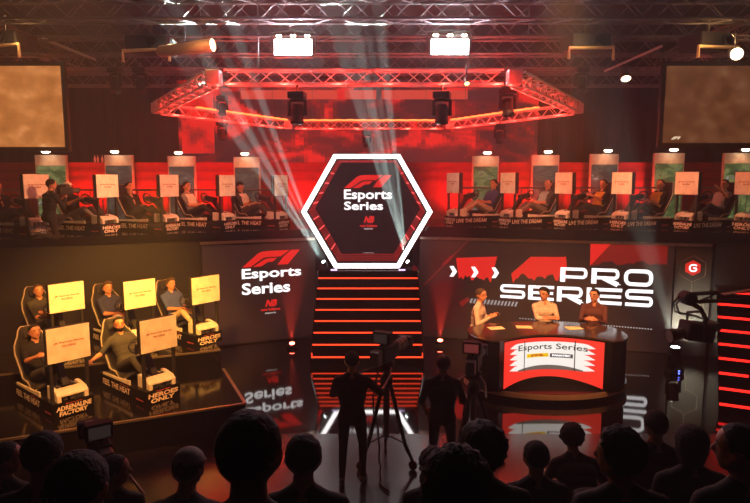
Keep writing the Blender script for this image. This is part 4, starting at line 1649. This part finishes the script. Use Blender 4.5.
RACER = dict(hp=.405, pelx=-.42, lean=-.42, lf=(.32, .072, .325), rf=(.32, -.072, .325))


def racer(rig, label, pose, group, **kw):
    L, A = rig.location, rig.rotation_euler.z
    a = dict(RACER)
    poses = {'drive': dict(lh=(-.13, .185, .765), rh=(-.13, -.185, .765)),
             'crossed': dict(lh=(-.28, -.05, .66), rh=(-.26, .03, .60), curl=.4),
             'lap': dict(lh=(-.20, .08, .58), rh=(-.20, -.07, .60), curl=.5),
             'chin': dict(lh=(-.23, .05, .60), rh=(-.51, -.07, .86), curl=1.0),
             'reach': dict(lh=(-.12, .185, .745), rh=(-.42, -.60, .58), curl=.4, rpole=(-.3, -.3, -1)),
             'point': dict(lh=(-.15, .26, .93), rh=(-.20, -.07, .60), curl=.3)}
    a.update(poses[pose])
    a.update(kw)
    return person(label, (L.x, L.y, L.z), A, group=group, **a)


GP = 'players on the left platform'
racer(RIGS[0], 'player in dark shirt on the front tier stretching one arm out sideways', 'reach', GP, top=C_CHAR, leg=C_CHAR, hair='short', beard=True, yaw=-.3)
racer(RIGS[1], 'player half hidden behind the lower left panel, hands on the wheel', 'drive', GP, top=C_BLACK, leg=C_CHAR, yaw=0.0)
racer(RIGS[2], 'player in blue shirt and light trousers nearest the esports wall screen', 'lap', GP, top=C_BLUE, leg=C_BEIGE, hair='quiff', hairm=HAIRB, yaw=.25)
racer(RIGS[3], 'player in navy shirt and pale trousers in the middle of the back tier', 'lap', GP, top=C_NAVY, leg=C_WHITE, hair='quiff', hairm=HAIRB, yaw=-.05)
racer(RIGS[4], 'player in dark shirt with folded arms at the left of the back tier', 'crossed', GP, top=C_CHAR, leg=C_BLACK, hairm=HAIRB, yaw=-.15)
GL = 'racers on the gallery left of the hexagon'
racer(RIGS[5], 'racer at the far left gallery end holding a hand to the face', 'chin', GL, top=C_BLACK, leg=C_CHAR)
racer(RIGS[6], 'racer in black and white behind the kneeling camera operator on the gallery', 'drive', GL, top=C_BLACK, leg=C_GREYT, cap=C_WHITE)
racer(RIGS[7], 'racer in black shirt with chin propped on one hand, gallery left of the hexagon', 'chin', GL, top=C_BLACK, leg=C_CHAR)
racer(RIGS[8], 'racer with white bib over a dark shirt, gallery left of the hexagon', 'lap', GL, top=C_GREYT, leg=C_BLACK, vest=C_WHITE)
racer(RIGS[9], 'racer in bright white shirt sitting closest to the hexagon on its left', 'crossed', GL, top=C_CHAR, leg=C_CHAR, vest=C_WHITE, cap=C_BLACK)
GRR = 'racers on the gallery right of the hexagon'
racer(RIGS[10], 'racer in blue shirt sitting closest to the hexagon on its right', 'lap', GRR, top=C_BLUE, leg=C_BEIGE, yaw=.2)
racer(RIGS[11], 'bald racer in light blue bib right of the hexagon', 'lap', GRR, top=C_CHAR, leg=C_GREYT, vest=C_LBLUE, hair='bald', yaw=.15)
racer(RIGS[12], 'racer in black with an ochre chest stripe, hands on the wheel', 'drive', GRR, top=C_BLACK, leg=C_CHAR, vest=C_OCHRE, yaw=.2)
racer(RIGS[13], 'racer in black with ochre bib, arms folded, second from the right end', 'crossed', GRR, top=C_BLACK, leg=C_CHAR, vest=C_OCHRE, hairm=HAIRB, yaw=.2)
racer(RIGS[14], 'racer in pale shirt reaching an arm forward at the right gallery end', 'point', GRR, top=C_GREYT, leg=C_BLACK, vest=C_WHITE, yaw=.2)


# ---------------------------------------------------------------- presenters on stools
def stool(x, y, z, label):
    t = thing('bar_stool', label, 'stool', (x, y, z), 0, 'bar stools at the desk')
    MB().lathe([(0.15, 0.46), (0.19, 0.475), (0.195, 0.505), (0.17, 0.515), (0.0, 0.517)], 24).build('seat', M_SEAT, t)
    MB().tube((0, 0, 0.03), (0, 0, 0.47), 0.028, 12).build('column', M_GREY, t)
    MB().lathe([(0.21, 0.0), (0.21, 0.015), (0.06, 0.035), (0.03, 0.06)], 24).build('base', M_GREY, t)
    MB().ptube([(0.15 * math.cos(2 * PI * i / 20), 0.15 * math.sin(2 * PI * i / 20), 0.28) for i in range(20)], 0.011, 6, closed=True).build('foot_ring', M_GREY, t)
    return t


PG = 'presenters behind the desk'
for (x, y, rz, lab, kw) in [
        (2.32, 12.30, R(-26), 'presenter in pale shirt at the left end of the desk, seen from the side', dict(top=C_PINK, leg=C_NAVY, short=False, hair='short', hairm=HAIRB, yaw=-.15, lean=.10, lh=(.30, .16, .905), rh=(.28, -.12, .905))),
        (3.76, 12.44, R(-90), 'presenter in pale shirt in the middle, leaning on the desk, head turned aside', dict(top=C_PINK, leg=C_CHAR, short=False, hair='quiff', hairm=HAIRD, yaw=-.75, lean=.10, lh=(.42, .0, .915), rh=(.42, .01, .915), lpole=(-.1, 1, -.8), rpole=(-.1, -1, -.8))),
        (4.78, 12.27, R(-118), 'presenter in dark wine jacket at the right of the desk', dict(top=C_WINE, leg=C_BLACK, short=False, hair='short', hairm=HAIRD, yaw=-.25, lean=.10, lh=(.42, .10, .91), rh=(.42, -.10, .91)))]:
    stool(x, y, RZ, 'bar stool under the presenter ' + ('at the left end of the desk' if x < 3 else 'in the middle behind the desk' if x < 4.2 else 'in the dark wine jacket'))
    person(lab, (x, y, RZ), rz, hp=.62, lf=(.20, .12, .14), rf=(.20, -.12, .14), s=1.1, group=PG, curl=.5, voxel=.0105, **kw)


# ---------------------------------------------------------------- broadcast cameras
def tripod_camera(x, y, z, rz, h, label, spread=0.42, tally=False):
    t = thing('broadcast_camera', label, 'camera', (x, y, z), rz)
    b = MB().box((0.0, 0, h), (0.46, 0.17, 0.22)).build('body', M_BLACK, t, bevel=0.02)
    ln = MB().lathe([(0.07, 0), (0.075, 0.14), (0.085, 0.15), (0.085, 0.24), (0.095, 0.25), (0.10, 0.34), (0.085, 0.335), (0.07, 0.30)], 18, (0.23, 0, h), (1, 0, 0)).build('lens', M_GREY, t)
    MB().box((0.60, 0, h), (0.12, 0.22, 0.18)).build('lens_hood', M_BLACK, ln, bevel=0.01)
    vf = MB().box((-0.08, 0.02, h + 0.22), (0.14, 0.26, 0.17)).build('viewfinder', M_BLACK, t, bevel=0.015)
    MB().box((-0.153, 0.02, h + 0.22), (0.006, 0.2, 0.12)).build('display', glow('vf_red' if tally else 'vf_dim', (0.35, 0.06, 0.05) if tally else (0.05, 0.035, 0.03), 0.4), vf)
    MB().tube((-0.05, 0, h + .08), (-0.08, 0.02, h + 0.16), 0.02, 8).build('viewfinder_post', M_GREY, t)
    MB().ptube([(-.12, 0, h + .10), (-.12, 0, h + .17), (.16, 0, h + .17), (.16, 0, h + .10)], 0.014, 8).build('carry_handle', M_BLACK, t)
    MB().box((-0.30, 0, h - 0.01), (0.16, 0.13, 0.20)).build('battery', M_GREY, t, bevel=0.015)
    MB().lathe([(0.05, -0.16), (0.10, -0.14), (0.11, -0.06), (0.08, -0.02), (0.06, 0.0)], 16, (0, 0, h - 0.11)).build('pan_head', M_BLACK, t)
    for s in (-1, 1):
        MB().ptube([(-.06, s * .10, h - .20), (-.30, s * .20, h - .22), (-.62, s * .26, h - .30)], 0.014, 8).build('pan_bar', M_GREY, t)
    MB().tube((0, 0, 0.38), (0, 0, h - 0.26), 0.045, 12).build('column', M_GREY, t)
    MB().lathe([(0.07, 0), (0.09, 0.04), (0.09, 0.12), (0.06, 0.16)], 14, (0, 0, h - .48)).build('collar', M_BLACK, t)
    for k in range(3):
        a_ = k * 2 * PI / 3 + 0.5
        d = Vector((math.cos(a_), math.sin(a_), 0))
        lg_ = MB().ptube([d * 0.05 + Vector((0, 0, h - .42)), d * spread * .7 + Vector((0, 0, 0.34)), d * spread + Vector((0, 0, 0.11))], [.03, .028, .022], 8).build('leg', M_BLACK, t)
        MB().tube(Vector((0, 0, .42)), d * spread * .66 + Vector((0, 0, 0.36)), 0.012, 6).build('spreader', M_GREY, lg_)
        MB().lathe([(0.06, -0.02), (0.065, -0.012), (0.065, 0.012), (0.06, 0.02)], 14, d * spread + Vector((0, 0, 0.066)), (math.sin(a_), -math.cos(a_), 0)).build('wheel', M_GREY, lg_)
    cb = [Vector((-.2, .02, h - .1)), Vector((-.26, .05, h - .4)), Vector((-.16, .10, h - .75)), Vector((-.24, .02, .45)), Vector((-.34, -.1, .1)), Vector((-.6, -.2, .02)), Vector((-.8, -.5, .02))]
    sm = []
    for i in range(len(cb) - 1):
        for q in range(5):
            sm.append(cb[i].lerp(cb[i + 1], q / 5) + Vector((0.02 * math.sin(i * 2 + q), 0.02 * math.cos(i * 3 + q), 0)))
    MB().ptube(sm, 0.012, 6).build('cable', M_BLACK, t)
    return t


tripod_camera(.36, 8.12, 0.006, R(62), 1.62, 'large broadcast camera on a wheeled tripod between the two standing operators')
tripod_camera(1.62, 8.35, 0.006, R(72), 1.42, 'broadcast camera on a tripod right of the second standing operator', tally=True)
CP = at(100, 448, 5.75)
tripod_camera(CP.x, 5.75, 0.0, R(125), CP.z, 'dim broadcast camera on a tripod below the left platform, behind the audience', .5)

person('camera operator in black trousers standing with back to the audience, left of the big camera', (-.10, 7.5, 0.008), R(86), hp=.925, lean=.06, lh=(.32, .08, 1.12), rh=(.34, -.20, 1.18), lf=(-.02, .13, .09), rf=(.06, -.13, .09), top=C_BLACK, leg=C_BLACK, short=False,
       hair='short', group='camera operators on the stage', kneepole=(1, 0, .1), lpole=(-.3, 1.0, -.6), rpole=(-.3, -1, -.6), s=1.03, turn=.1, voxel=.010)
person('camera operator in black t-shirt and shorts standing with back turned, right of the big camera', (1.08, 7.55, 0.008), R(80), hp=.925, lean=.03, yaw=.0, lh=(.20, .24, .92), rh=(.32, -.26, 1.02), lf=(.0, .12, .09), rf=(.03, -.13, .09), top=C_BLACK, leg=C_BLACK, short=True, skin=SKIN2,
       hair='short', hairm=HAIRB, group='camera operators on the stage', kneepole=(1, 0, .1), shorts=True, cap=None, s=1.0, voxel=.010)

# kneeling operator on the gallery with shoulder camera
KP = at(56, 236, 12.75)
person('camera operator in black kneeling at the front of the gallery before the far left rigs', (KP.x - .15, 12.78 + .02, ZL), R(60), hp=.44, lean=.12, lh=(.34, .10, .80), rh=(.30, -.14, .84), lf=(.16, .16, .09), rf=(-.38, -.10, .10), kneel=True, top=C_BLACK, leg=C_BLACK, short=False, hair='short', kneepole=(1, 0, .4))
hc_ = thing('shoulder_camera', 'dark shoulder camera held by the kneeling operator on the gallery', 'camera', (KP.x - .15, 12.80, ZL), R(60))
MB().box((0.27, -0.19, 0.99), (0.30, 0.12, 0.16)).build('body', M_BLACK, hc_, bevel=0.02)
MB().lathe([(0.05, 0), (0.055, 0.14), (0.07, 0.16), (0.07, 0.16)], 14, (0.42, -0.19, 0.99), (1, 0, 0)).build('lens', M_GREY, hc_)
MB().box((0.30, -0.08, 1.06), (0.16, 0.06, 0.07)).build('viewfinder', M_BLACK, hc_, bevel=0.01)
MB().ptube([(.17, -.19, 1.07), (.17, -.19, 1.12), (.37, -.19, 1.12), (.37, -.19, 1.07)], 0.013, 8).build('carry_handle', M_BLACK, hc_)

# camera crane reaching in from the right
J0 = at(697, 298, 8.7)
JH = thing('camera_crane', 'black camera crane reaching in from the right with a camera head hanging from it', 'camera crane', (J0.x, 8.7, 0))
arm = MB()
e0, e1 = Vector((-0.12, 0, J0.z)), Vector((3.6, -1.7, J0.z + 0.55))
for o_ in ((0, .05, .06), (0, -.05, .06), (0, .05, -.06), (0, -.05, -.06)):
    arm.tube(e0 + Vector(o_), e1 + Vector(o_) * 1.5, 0.018, 6)
arm.ptube([e0.lerp(e1, i / 24) + Vector((0, .05 * (1 if i % 2 else -1), .06 * (1 if (i // 2) % 2 else -1))) for i in range(25)], 0.012, 5)
arm.build('arm', M_BLACK, JH)
MB().box(e0.lerp(e1, .22) + Vector((0, 0, .09)), (1.1, .10, .012), Matrix.Rotation(-math.atan2(.55, 3.6), 3, 'Y')).build('lit_arm_top', mat('tan_lit_top', (0.42, 0.28, 0.2), 0.6), JH)  # thin tan strip painting the light along the arm's top
MB().lathe([(0.06, -.12), (0.10, -.1), (0.10, .1), (0.06, .12)], 14, (-.14, 0, J0.z), (0, 1, 0)).build('tilt_joint', M_BLACK, JH)
cz = J0.z - .50
MB().ptube([(-.10, 0, J0.z - .06), (0.06, 0, J0.z - .16), (0.16, 0, J0.z - .32), (0.13, 0, cz + .12)], .035, 8).build('hanger', M_BLACK, JH)
for s in (-1, 1):
    MB().ptube([(-.2, .05 * s, J0.z + .05), (-.32, .05 * s, J0.z - .08), (-.28, .05 * s, J0.z - .22), (-.06, .05 * s, J0.z - .26), (.08, .05 * s, cz + .2)], .014, 6).build('cable', M_BLACK, JH)
MB().box((0.02, 0, cz), (.40, .34, .26), Matrix.Rotation(R(8), 3, 'Y')).build('camera_body', M_BLACK, JH, bevel=.03)
MB().lathe([(.08, 0), (.085, .16), (.10, .17), (.10, .26), (.085, .25)], 16, (-.16, 0, cz - .03), (-1, -.2, -.1)).build('camera_lens', M_GREY, JH)
MB().box((.26, 0, cz + .08), (.14, .22, .12)).build('battery', M_GREY, JH, bevel=.02)
MB().ptube([(-.02, .2, cz - .1), (-.02, .2, cz + .24), (.10, 0, cz + .3), (.04, -.2, cz + .24), (.04, -.2, cz - .1)], .022, 8).build('yoke', M_BLACK, JH)
PB = e1
MB().tube((PB.x, PB.y, 0.05), (PB.x, PB.y, PB.z), .06, 12).build('pedestal', M_BLACK, JH)
MB().lathe([(.45, 0), (.45, .04), (.1, .1)], 18, (PB.x, PB.y, 0)).build('base', M_BLACK, JH)


# ---------------------------------------------------------------- audience stand and audience
TIERS = [(0.95, 2.40, 2.08), (2.40, 3.50, 1.46), (3.50, 4.60, 1.00), (4.60, 5.80, 0.62)]
struct(MB().box((0, -1.0, 1.2), (20, 3.9, 2.4)), 'floor_stand_rear', M_TIER)
for k, (y0, y1, z) in enumerate(TIERS):
    struct(MB().box((0, (y0 + y1) / 2, z / 2), (20, y1 - y0, z)), 'floor_stand_%d' % (k + 1), M_TIER)


def chair(x, y, z, label, rz=PI / 2):
    t = thing('auditorium_seat', label, 'seat', (x, y, z), rz, 'dark auditorium seats')
    bk = MB()
    vs = []
    for i in range(9):
        yy = -.215 + .43 * i / 8
        c = .04 * (yy / .215) ** 2
        top = .88 - .05 * (abs(yy) / .215) ** 4
        vs += [Vector((-.27 + c, yy, .25)), Vector((-.34 + c, yy, top)), Vector((-.40 + c, yy, top - .01)), Vector((-.33 + c, yy, .25))]
    fs = []
    for i in range(8):
        a, b = 4 * i, 4 * (i + 1)
        for q in range(4):
            fs.append((a + q, b + q, b + (q + 1) % 4, a + (q + 1) % 4))
    fs += [(0, 1, 2, 3), (32, 35, 34, 33)]
    bk.add(vs, fs).build('backrest', M_SEAT, t, bevel=.012, smooth=False)
    MB().box((-.02, 0, .225), (.46, .42, .09)).build('cushion', M_SEAT, t, bevel=.03)
    for s in (-1, 1):
        MB().box((-.08, s * .19, .09), (.30, .035, .18)).build('leg', M_GREY, t, bevel=.008)
    return t


AG = 'audience seen from behind'
# px of head, py of head top, depth, label, seat label, options
AUD = [(40, 434, 2.85, 'audience member at far left behind the big dark head, short hair', dict(hair='short')),
       (75, 456, 1.65, 'audience member with large round dark head at lower left', dict(hair='short')),
       (164, 487, 2.85, 'audience member in a grey cap at the bottom edge left of centre', dict(cap=C_GREYT)),
       (247, 416, 1.62, 'audience member with the biggest head, smooth dark hair, left of centre', dict(hair='short')),
       (303, 437, 2.9, 'audience member with neat dark hair right beside the biggest head', dict(hair='short')),
       (434, 452, 3.95, 'audience member with small curly head above the big curly head', dict(hair='curly')),
       (456, 457, 1.62, 'audience member with large curly hair in the bottom centre', dict(hair='curly')),
       (484, 428, 2.85, 'audience member with bushy hair below the desk riser, left one', dict(hair='curly')),
       (537, 443, 3.95, 'audience member with round smooth head below the middle of the desk', dict(hair='short')),
       (585, 441, 5.05, 'audience member with tousled hair in front of the red reflection', dict(hair='curly')),
       (624, 433, 2.85, 'audience member with tousled hair and head turned left, lower right', dict(hair='curly', yaw=.9)),
       (657, 412, 5.05, 'audience member sitting upright with round head, tallest at the lower right', dict(hair='short')),
       (693, 428, 3.95, 'audience member with wavy hair left of the right edge', dict(hair='long')),
       (746, 426, 2.85, 'audience member at the right edge with head turned left', dict(hair='short', yaw=.8)),
       (2, 443, 3.95, 'audience member cut off by the left edge, face in profile', dict(hair='short', yaw=-1.0)),
       (112, 456, 3.95, 'audience member with faintly lit face looking right, beside the big round head', dict(hair='short', yaw=-1.2))]
for i, (px, py, Y, lab, kw) in enumerate(AUD):
    hd = at(px, py, Y)
    tz = [z for y0, y1, z in TIERS if y0 <= Y < y1][0]
    hair_extra = .035 if kw.get('hair') == 'curly' else .012
    # seat the figure so its crown reaches hd.z
    need = hd.z - tz
    sc = min(max(need / 1.275, .88), 1.10)
    hp = .47 + max(min((need / sc - 1.275), .06), -.06)
    zoff = need - sc * (hp + .805 + hair_extra - .01)
    ln = .03
    if need < 1.10:
        ln = math.acos(max(.45, (need / .95 - .47 - .285) / .52))
        sc, hp = .95, .47
    print('AUD', i, round(need, 2), round(sc, 2), round(ln, 2))
    yw = kw.pop('yaw', 0.0)
    person(lab, (hd.x, Y - 0.03 * sc, tz + min(0.0, 0)), PI / 2 + random.uniform(-.06, .06), hp=hp, lean=ln, yaw=yw, lh=(.28, .10, .52), rh=(.28, -.08, .54), lf=(.42, .12, .09), rf=(.42, -.12, .09),
           top=C_BLACK, leg=C_BLACK, short=False, group=AG, skin=SKIN2, hairm=HAIRD, s=sc, voxel=.0105, **kw)
    chair(hd.x, Y - 0.03 - .02, tz, 'dark seat of the ' + lab.replace('audience member', 'spectator'))
for x, lab in [(-.85, 'empty dark auditorium seat with pale rim far left of the standing camera operators'), (.10, 'empty dark auditorium seat with pale rim just below the big tripod camera'), (-.36, 'empty dark auditorium seat with pale rim beside the biggest head')]:
    chair(x, 3.95, 1.00, lab)
# ================================================================ light
WARM = (1.0, 0.52, 0.22)
RED = (1.0, 0.03, 0.02)
# key light over the player platform, plus an added one near the back tier
light('SPOT', 'platform_key', (-2.2, 4.5, 7.0), 5200, (1.0, 0.37, 0.075), (-4.5, 10.2, 1.2), 0.15, 40, 0.5)
light('SPOT', 'platform_added_fill', (-3.0, 9.0, 3.9), 1150, (1.0, 0.46, 0.055), (-4.3, 11.1, 1.7), 0.12, 74, 0.7)  # added close-in spot where no lamp hangs, brightening the back tier
# presenters
light('SPOT', 'desk_key', (2.2, 6.5, 6.6), 5800, (1.0, 0.40, 0.13), (3.6, 11.9, 1.3), 0.12, 32, 0.6)
# gallery racers
for sx in (-1, 1):
    for x0, y0, x1, y1 in ((1.6, 11.9, 3.0, 14.9), (2.4, 11.9, 5.0, 14.3), (2.6, 11.7, 7.2, 13.4)):
        light('SPOT', 'gallery_key', (sx * x0, y0, 5.45), 430 if x1 < 7 else 720, (1.0, 0.38, 0.14), (sx * x1, y1, 3.5), 0.12, 52, 0.6)
# red wash on the partition
for x in (-8.4, -6.6, -4.75, -1.9, 2.5, 4.6, 6.4, 8.2):
    light('SPOT', 'partition_wash', (x, 16.9, 3.0), 380, RED, (x + .1, 18.3, 3.95), 0.08, 75, 0.8)
# red wash on the hexagonal truss
for a, b in ((4, 5), (3, 4), (5, 0), (2, 3), (0, 1), (1, 2)):
    for t in (.08, .25, .42, .58, .75, .92):
        q = HV[a].lerp(HV[b], t)
        o = (TC - q); o.z = 0
        o = o.normalized() * (-.27 if (a, b) == (4, 5) else .27)
        light('POINT', 'truss_wash', q + o + Vector((0, 0, -.20)), 26, RED, size=0.05)
for x in (-8.5, -3, 3, 8.5):
    light('POINT', 'roof_wash', (x, 15.6, 6.4), 40, (1.0, 0.10, 0.06), size=0.15)
for x in (-8.8, 8.8):
    light('POINT', 'roof_amber', (x, 12.2, 7.55), 90, (1.0, 0.5, 0.2), size=0.15)
# added amber point lights brightening the projectors and the long barrel
for px, py, Y, pw in ((716, 38, 11.6, 9), (16, 38, 11.7, 5), (168, 40, 11.6, 5), (585, 38, 12.0, 5), (196, 38, 10.9, 5)):
    light('POINT', 'added_amber_fill', at(px, py, Y), pw, (1.0, 0.55, 0.2), size=0.04)
# floor uplights
for px, py, Y in ((292, 343.5, 14.0), (440, 340.5, 14.2)):
    p = at(px, py, Y)
    light('SPOT', 'uplight_beam', (p.x, Y - .02, p.z + .05), 6000, (1, 0.05, 0.03), (p.x + .05, Y - .25, 3.0), 0.03, 32, 0.6)
# beams of the hexagon foot lights
for b, ends in zip(BEAM, ([(246, 60), (228, 60), (207, 60), (188, 55), (160, 30)], [(384, 60), (373, 60), (361, 60), (347, 40), (335, 30)])):
    for k, (x, y) in enumerate(ends):
        light('SPOT', 'foot_beam', b, (260000, 180000, 230000, 140000, 200000)[k], (0.78, 1.0, 0.92), at(x, y, 12.2), 0.02, (2.6, 2.0, 3.4, 2.2, 3.2)[k], 0.5)
light('SPOT', 'floor_beam', MHP, 11000, (0.9, 1.0, 0.85), at(646, 245, 10.6), 0.03, 8, 0.6)
# lamp washing the sponsor panel
p = at(694, 345, 12.6)
light('SPOT', 'panel_wash', (p.x, 12.45, 0.25), 300, (1.0, 0.92, 0.70), at(693, 318, 13.35), 0.05, 64, 0.9)
# flood lights throw
for px in (293, 450):
    p = at(px, 47, 12.05)
    light('AREA', 'flood_throw', p, 130, (0.92, 0.86, 1.0), (p.x, 1.5, 12), 0.6)

w = bpy.data.worlds.new('hall_air')
S.world = w
w.use_nodes = True
nt = w.node_tree
nt.nodes['Background'].inputs['Color'].default_value = (0, 0, 0, 1)
nt.nodes['Background'].inputs['Strength'].default_value = 0.0
HAZE = 0.0072
vs_ = nt.nodes.new('ShaderNodeVolumeScatter')
vs_.inputs['Density'].default_value = HAZE
vs_.inputs['Anisotropy'].default_value = 0.25
nt.links.new(vs_.outputs['Volume'], nt.nodes['World Output'].inputs['Volume'])

vs = S.view_settings
S.display_settings.display_device = 'sRGB'
vs.view_transform = 'Standard'
vs.look = 'None'
vs.exposure = 0.0
vs.gamma = 1.0
vs.use_curve_mapping = False
S.cycles.use_denoising = True
S.cycles.max_bounces = 6
S.cycles.volume_bounces = 0
S.cycles.diffuse_bounces = 2
S.cycles.glossy_bounces = 3
S.cycles.sample_clamp_indirect = 4.0
S.cycles.use_light_tree = True
